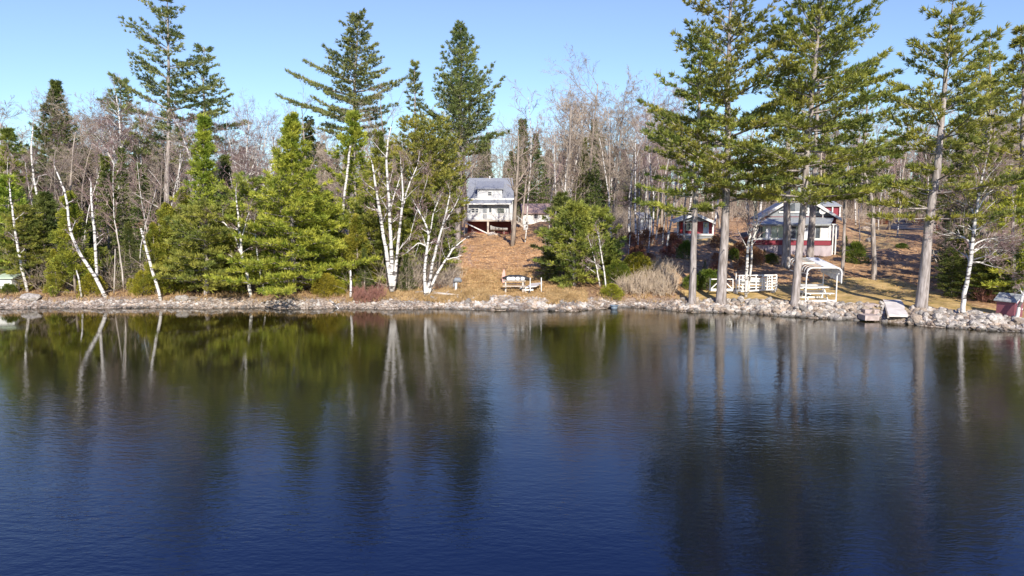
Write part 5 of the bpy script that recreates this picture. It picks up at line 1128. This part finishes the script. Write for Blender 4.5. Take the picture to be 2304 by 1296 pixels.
# --- objects at the centre landing
def centre():
    # pale landing slab
    b = gp(1151, 41.9); m = Rel(b); m.slab([(1112, 672.5, 41.3), (1192, 672.5, 41.3), (1186, 664, 43.3), (1116, 664, 43.3)], .14)
    tag(m.build('dock_section', M_dockp, None, loc=b), 'low pale dock section lying on the bank in front of the picnic table', 'dock section')
    b = gp(1157, 43.4); E = empty('picnic_table', b, 0, 'pale picnic table standing on the bank behind the dock section', 'picnic table')
    L = (1176 - 1124) / F * 43 / 2
    m = MB(); [m.box(-L, L, -.36 + .15 * k, -.36 + .15 * k + .135, .70, .74) for k in range(5)]; m.build('table_top', M_deckw, E)
    for s_ in (-1, 1): m = MB(); [m.box(-L, L, s_ * .72 - .13 + .14 * k, s_ * .72 - .13 + .14 * k + .125, .42, .46) for k in range(2)]; m.build('bench', M_deckw, E)
    for x in (-L * .75, L * .75):
        m = MB(); m.beam((x, -.7, -.05), (x, -.2, .70), .09, .05); m.beam((x, .7, -.05), (x, .2, .70), .09, .05); m.beam((x, -.8, .39), (x, .8, .39), .09, .05); m.build('leg', M_deckw, E)
    # black outboard and cover on the table
    q = b + Vector((.1, 0, .745)); m = MB()
    m.tube([(-.85, 0, .12), (-.4, .03, .18), (.2, 0, .17), (.6, -.04, .12), (.95, 0, .05)], [.06, .15, .17, .14, .05], 8)
    tag(m.build('folded_cover', M_black, None, True, q), 'rumpled black cover heaped on the picnic table', 'cover')
    for i, (x, s_) in enumerate(((-.45, .13), (-.18, .16), (.12, .12), (.42, .13))):
        m = MB(); rg = np.random.default_rng(i); m.lathe([(0, 0), (s_, .01), (s_ * 1.1, .1), (s_ * .9, .2), (0, .23)], 9); me = m.build('jug', M_whitem, None, True, q + Vector((x, -.26, 0)))
        tag(me, 'pale jug on the picnic table in front of the black cover', 'jug', 'pale jugs on the picnic table')
    # rolling dock with wheels and posts
    b = gp(1198, 43.0); E = empty('rolling_dock', b, 0, 'rolling dock frame with two wheels and tall white posts right of the picnic table', 'rolling dock')
    R_ = lambda: Rel(b)
    m = R_(); m.slab([(1181, 646.5, 43.0), (1207, 643, 43.0), (1220.5, 635.5, 44.3), (1196, 637, 44.3)], .06); m.build('deck_panel', M_dockp, E)
    for px, pt, pb_, Y in ((1193, 624.5, 668, 42.6), (1218, 624.5, 664.5, 43.0), (1178.5, 632, 652, 43.6)):
        m = R_(); m.bm(px, pt, px, pb_, Y, .055); m.build('post', M_white, E)
    m = R_(); m.bm(1193, 663, 1219, 663, 42.7, .04, 43.0); m.bm(1180, 652, 1200, 652, 42.8, .09); m.bm(1172, 646, 1193, 655, 43.2, .06, 42.7); m.bm(1184, 658, 1170, 648, 42.7, .05, 43.4); m.build('frame', M_whitem, E)
    for px, py, Y in ((1191, 662, 42.5), (1222, 664, 42.9)):
        m = R_(); c = m.p(px, py, Y); n = 16; r0, r1, hw = .14, .24, .07
        P = [(c.x + dx, c.y + r * math.cos(t * 2 * PI / n), c.z + r * math.sin(t * 2 * PI / n)) for dx, r in ((-hw, r0), (-hw * .7, r1), (hw * .7, r1), (hw, r0)) for t in range(n)]
        Q = [(i * n + j, i * n + (j + 1) % n, ((i + 1) % 4) * n + (j + 1) % n, ((i + 1) % 4) * n + j) for i in range(4) for j in range(n)]
        m.add(P, Q); wl = m.build('wheel', M_black, E)
        h = R_(); h.tube([(c.x - .06, c.y, c.z), (c.x + .06, c.y, c.z)], .135, 12); h.build('rim', M_whitem, wl)
    # faded pink board standing on the slope
    b = gp(1132.5, 47.5); H_ = (636 - 604) / F * 47.5; m = MB(); n = 12; V = []
    for y in (-.03, .03):
        for i in range(n + 1):
            t = i / n; w_ = .12 * math.sin(PI * (t * .9 + .08)) ** .6; V += [(-w_ + t * .05, y, t * H_), (w_ + t * .05, y, t * H_)]
    k = 2 * (n + 1); Q = []
    for i in range(n):
        a = 2 * i; Q += [(a, a + 1, a + 3, a + 2), (k + a + 2, k + a + 3, k + a + 1, k + a), (a, a + 2, k + a + 2, k + a), (a + 1, k + a + 1, k + a + 3, a + 3)]
    Q += [(0, k, k + 1, 1), (2 * n, 2 * n + 1, k + 2 * n + 1, k + 2 * n)]
    m.add(V, Q); tag(m.build('paddle_board', M_pink, None, loc=b), 'narrow faded pink board standing upright on the grassy slope', 'board')
    # outboard motor on a post
    b = gp(1026, 43.5); E = empty('outboard_motor', b, 0, 'small outboard motor with a grey hood clamped on a white post near the logs', 'outboard motor')
    s_ = 43.5 / F
    m = MB(); m.tube([(0, 0, -.05), (0, 0, 16 * s_), (.02, 0, 22 * s_)], [.09, .075, .06], 8); m.build('post', M_white, E)
    m = MB(); m.tube([(-.14, -.05, 23 * s_), (.0, -.05, 27 * s_), (.22, -.05, 27 * s_), (.36, -.05, 23 * s_)], [.09, .16, .16, .08], 8); m.build('hood', M_greyp, E, True)
    m = MB(); m.tube([(-.1, -.02, 23 * s_), (-.16, -.02, 12 * s_)], .04, 6); m.build('shaft', M_greyp, E)
    # driftwood logs
    for i, (a, c, r, lab) in enumerate([((935, 648, 42.6), (1000, 657, 42.2), .10, 'long bleached driftwood log lying left of the spreading birch base'), ((965, 656, 42.0), (1035, 664, 41.6), .09, 'bleached log lying in front of the outboard motor post'),
            ((1022, 648, 43), (1046, 668, 41.4), .06, 'short pale branch leaning on the rocks beside the outboard motor'), ((742, 676, 41.6), (764, 690, 40.6), .06, 'small white driftwood stick dipping in the water below the yellow bush')]):
        p0 = gp(a[0], a[2]); p1 = gp(c[0], c[2]); m = MB(); d = p1 - p0
        m.tube([(0, 0, r * .8), tuple(d * .35 + Vector((0, .05, r * 1.6))), tuple(d * .7 + Vector((0, -.04, r * 1.3))), tuple(d + Vector((0, 0, r)))], [r, r * .95, r * .75, r * .4], 8)
        m.tube([tuple(d * .5 + Vector((0, 0, r))), tuple(d * .6 + Vector((.1, -.1, .35)))], [r * .45, r * .15], 6)
        tag(m.build('driftwood_log', M_dead if i != 3 else M_birch, None, True, p0), lab, 'log')
    # tub at the water's edge
    b = at(1382, 697, 40.4); b.z = -.05; E = empty('plastic_tub', b, 0, 'blue grey tub floating at the water edge under the yellow green bush', 'tub')
    m = MB(); m.lathe([(0, 0), (.17, .0), (.22, .26), (.19, .26), (.15, .05), (0, .05)], 14); m.build('body', M_tub, E, True); m = MB(); m.lathe([(.21, .24), (.26, .25), (.26, .29), (.21, .30)], 14); m.build('rim', M_tub, E, True)
centre()

# --- boulders
def rock_mesh(seed, name='rock', mat=None, sub=2):
    import bmesh
    bm = bmesh.new(); bmesh.ops.create_icosphere(bm, subdivisions=sub, radius=1); rg = np.random.default_rng(seed)
    V = np.array([v.co[:] for v in bm.verts]); sc = np.array([1, rg.uniform(.65, .95), rg.uniform(.5, .75)])
    for _ in range(9):
        n = rg.normal(size=3); n /= np.linalg.norm(n); d = rg.uniform(.55, .85); s_ = V @ n; V = V - np.where(s_ > d, s_ - d, 0)[:, None] * n
    V = V * sc + rg.normal(0, .025, V.shape)
    for v, c in zip(bm.verts, V): v.co = c
    me = bpy.data.meshes.new(name); bm.to_mesh(me); bm.free(); me.materials.append(mat or M_rock); return me
ROCKS = [rock_mesh(i, mat=M_rock if i % 3 else M_rock2) for i in range(8)]
for i, (px, Y, s, lab) in enumerate([(1942, 78, .7, 'grey boulder on the far lawn'), (1957, 66, .5, 'small dark boulder beside the crooked lawn pine'), (1108, 83, .5, 'pale boulder under the deck beside the middle post'), (1118, 82.5, .35, 'small boulder under the small boat'),
        (70, 41.8, .5, 'large flat grey boulder at the water on the far left'), (408, 41.9, .38, 'pale round boulder right of the lone leaning birch'), (436, 41.9, .34, 'second pale boulder of the pair below the low hemlock'), (2235, 33.8, .45, 'long pale boulder at the waterline left of the crooked edge birch')]):
    o = bpy.data.objects.new('boulder', ROCKS[i]); COL.objects.link(o); o.location = gp(px, Y, s * .15); o.scale = (s * 1.3, s, s); tag(o, lab, 'boulder')

# --- stone bank: the largest rocks singly, the small rubble as one mass
rg = np.random.default_rng(9); cand = []
for _ in range(11000):
    px = rg.uniform(-30, 2340); 
    dens = np.interp(px, [0, 850, 1010, 1060, 1300, 1340, 1480, 1560, 2304], [.30, .25, .5, 1, .9, .35, .3, 1, 1])
    if rg.random() > dens: continue
    if (1946 < px < 1981 and rg.random() < .75) or 1990 < px < 2048: continue
    wide = np.interp(px, [0, 900, 1050, 1300, 1400, 1500, 1600, 2150, 2304], [1.1, 1.1, 1.6, 1.6, .8, .9, 1.9, 2.0, 1.5])
    s_ = -.15 + rg.random() ** .9 * wide; u = (px - 1152) / F / .99; Y = float(np.interp(u, SH_U, SH_Y)) + s_
    X = u * Y; sz = np.interp(px, [0, 900, 1100, 1500, 1650, 2304], [.075, .075, .095, .09, .11, .115]) * rg.lognormal(0, .36)
    cand.append((sz, X, Y, float(tz(X, Y)), rg.uniform(0, 6.28), rg.integers(0, 8)))
ZONES = [(300, 'below the leaning birches on the left'), (620, 'below the forked birch'), (860, 'below the yellow bush and red brush'), (1060, 'below the two birch clumps'), (1130, 'left of the dock section'), (1200, 'below the picnic table'), (1330, 'below the young pines'), (1500, 'beside the blue grey tub'),
         (1600, 'at the foot of the leftmost lawn pine'), (1660, 'at the foot of the thickest lawn pine'), (1740, 'below the white dock frames'), (1810, 'at the foot of the dense lawn pine'), (1890, 'in front of the canopy swing'), (1950, 'between the canopy swing and the stone steps'), (2000, 'beside the dock ramp'),
         (2090, 'at the foot of the thick pale pine'), (2150, 'between the thick pale pine and the bare birch'), (2210, 'at the foot of the bare white birch'), (9999, 'below the little red shed')]
cand.sort(key=lambda c: -c[0] / c[2])
for sz, X, Y, Z, rz, k in cand[:300]:
    o = bpy.data.objects.new('rock', ROCKS[k]); COL.objects.link(o); o.location = (X, Y, Z + sz * .22); o.scale = (sz * 1.15, sz, sz); o.rotation_euler = (rg.normal(0, .35), rg.normal(0, .35), rz)
    rpx = X / Y * F * .99 + 1152; zn = next(w_ for a, w_ in ZONES if rpx < a); tag(o, ('big ' if sz > .17 else 'smaller ') + ('tan' if k % 3 == 0 else 'grey') + ' rock in the stone bank ' + zn, 'rock', 'bank rocks ' + zn)
rk = {0: MB(), 1: MB()}
small = [rock_mesh(50 + i, sub=1) for i in range(6)]
arr = [(np.array([v.co[:] for v in me.vertices]), np.array([p.vertices[:] for p in me.polygons])) for me in small]
for sz, X, Y, Z, rz, k in cand[300:]:
    V, T = arr[k % 6]; c, s_ = math.cos(rz), math.sin(rz); M_ = np.array([[c, -s_, 0], [s_, c, 0], [0, 0, 1]])
    rk[int(k % 3 == 0)].add((V * [1.15, 1, 1]) @ M_.T * sz + [X, Y, Z + sz * .15], None, T)
tag(rk[0].build('rubble', surf('rubble_grey', (.50, .45, .39), (.17, .145, .125), 1.9, bump=.8, detail=2, lo=.4, hi=.6, wet=True), None), 'small grey stones filling the bank', 'rubble', None, 'stuff')
tag(rk[1].build('rubble_warm', surf('rubble_tan', (.46, .36, .27), (.20, .15, .115), 1.9, bump=.8, detail=2, lo=.4, hi=.6, wet=True), None), 'small tan stones filling the bank', 'rubble', None, 'stuff')

# --- ground stuff: dry grass, leaves, brush
def scatter(n, fn, seed):
    rg = np.random.default_rng(seed); P = []
    while len(P) < n:
        px, s_ = fn(rg); u = (px - 1152) / F / .99; Y = float(np.interp(u, SH_U, SH_Y)) + s_; P.append((u * Y, Y))
    P = np.array(P); return np.column_stack([P, tz(P[:, 0], P[:, 1])])
def clear_(P):
    px = P[:, 0] / P[:, 1] * F + 1152; return ~((px > 1100) & (px < 1230) & (P[:, 1] < 45.5))
def grassy(name, mat, n, fn, nb, L, Wd, seed, lab, spread=.35, dirv=(0, 0, 1)):
    P = scatter(n, fn, seed); P = P[clear_(P)] if "grass" in name else P; m = MB(); m.blades(np.random.default_rng(seed + 1), P, np.tile(np.array(dirv, float), (len(P), 1)), nb, L, Wd, spread)
    tag(m.build(name, mat), lab, 'ground cover', None, 'stuff')
C_ = np.random.default_rng(3)
grassy('dry_grass', M_straw, 4500, lambda r: (r.choice([r.uniform(780, 1105), r.uniform(0, 1560), r.uniform(1230, 1320), r.uniform(940, 1100)]), .7 + abs(r.normal(0, 1.3))), 7, .26, .018, 5, 'dry straw coloured grass along the bank')
grassy('lawn_tufts', M_straw, 5000, lambda r: (r.uniform(1000, 1260), r.uniform(1, 13)), 6, .16, .02, 6, 'short dry grass on the slope', .6)
grassy('fallen_leaves', M_litter, 24000, lambda r: (r.choice([r.uniform(985, 1250), r.uniform(1380, 2300), r.uniform(985, 1250)]), r.uniform(5, 42)), 1, .09, .065, 7, 'orange fallen leaves on the slopes', .9, (0, 0, .25))
# brushy thickets of thin bare stems
def brush(name, boxes, mat, n, L, seed, lab):
    rg = np.random.default_rng(seed); m = MB(); P0 = []; P1 = []
    for (a, b, s0, s1) in boxes:
        P = scatter(n, lambda r: (r.uniform(a, b), r.uniform(s0, s1)), abs(seed + int(a)))
        for _ in range(5):
            d = rg.normal(0, .38, P.shape) + [0, 0, 1]; d /= np.linalg.norm(d, axis=1)[:, None]; l = L * rg.uniform(.4, 1.1, (len(P), 1))
            E1 = P + d * l; P0.append(P); P1.append(E1)
            for _ in range(3):
                t = rg.uniform(.3, .9, (len(P), 1)); q = P + d * l * t; e = d + rg.normal(0, .45, P.shape); P0.append(q); P1.append(q + e * l * .35)
    P0 = np.concatenate(P0); P1 = np.concatenate(P1); m.sticks(P0, P1, .011 if L < 4 else .03, .004 if L < 4 else .01)
    tag(m.build(name, mat), lab, 'brush', None, 'stuff')
brush('bare_brush', [(1395, 1520, 1.5, 6.5), (1395, 1500, 1.5, 6)], surf('beige_stems', (.48, .38, .27), (.34, .26, .18), 2), 150, .9, 21, 'beige leafless brush on the bank')
brush('red_brush', [(800, 865, .6, 1.8), (2195, 2250, 5, 9)], surf('red_stems', (.32, .15, .11), (.24, .12, .09), 2), 90, .7, 22, 'reddish leafless shrub stems at the shore')
brush('understory_brush', [(-40, 480, 3, 22), (480, 1000, 3, 22), (1000, 1500, 60, 110), (1280, 1420, 22, 40), (1500, 2320, 55, 110), (2130, 2330, 9, 40)], M_twig, 700, 2.2, 23, 'bare grey brown understory through the woods')
brush('edge_brush', [(992, 1032, 4, 24), (1228, 1250, 8, 30)], M_twig, 160, 1.0, 27, 'thin bare brush edging the orange slope')
brush('far_brush', [(-100, 1100, 70, 125), (1000, 1500, 75, 125), (1500, 2400, 75, 125)], surf('far_stems', (.33, .26, .20), (.22, .16, .12), .5), 900, 5.0, 25, 'thin bare undergrowth and saplings deep in the woods')
# driveway at the far end of the lawn
b = []; n = 14
for i in range(n + 1):
    t = i / n; Y = 82 + 30 * t
    for px in (2005 + 30 * t - 10, 2095 - 5 * t): p = gp(px, Y); b.append((p.x, p.y, p.z + .05))
m = MB(); m.add(b, [(2 * i, 2 * i + 1, 2 * i + 3, 2 * i + 2) for i in range(n)])
tag(m.build('driveway', surf('asphalt', (.06, .06, .065), (.045, .045, .05), 6)), None, None, None, 'structure')
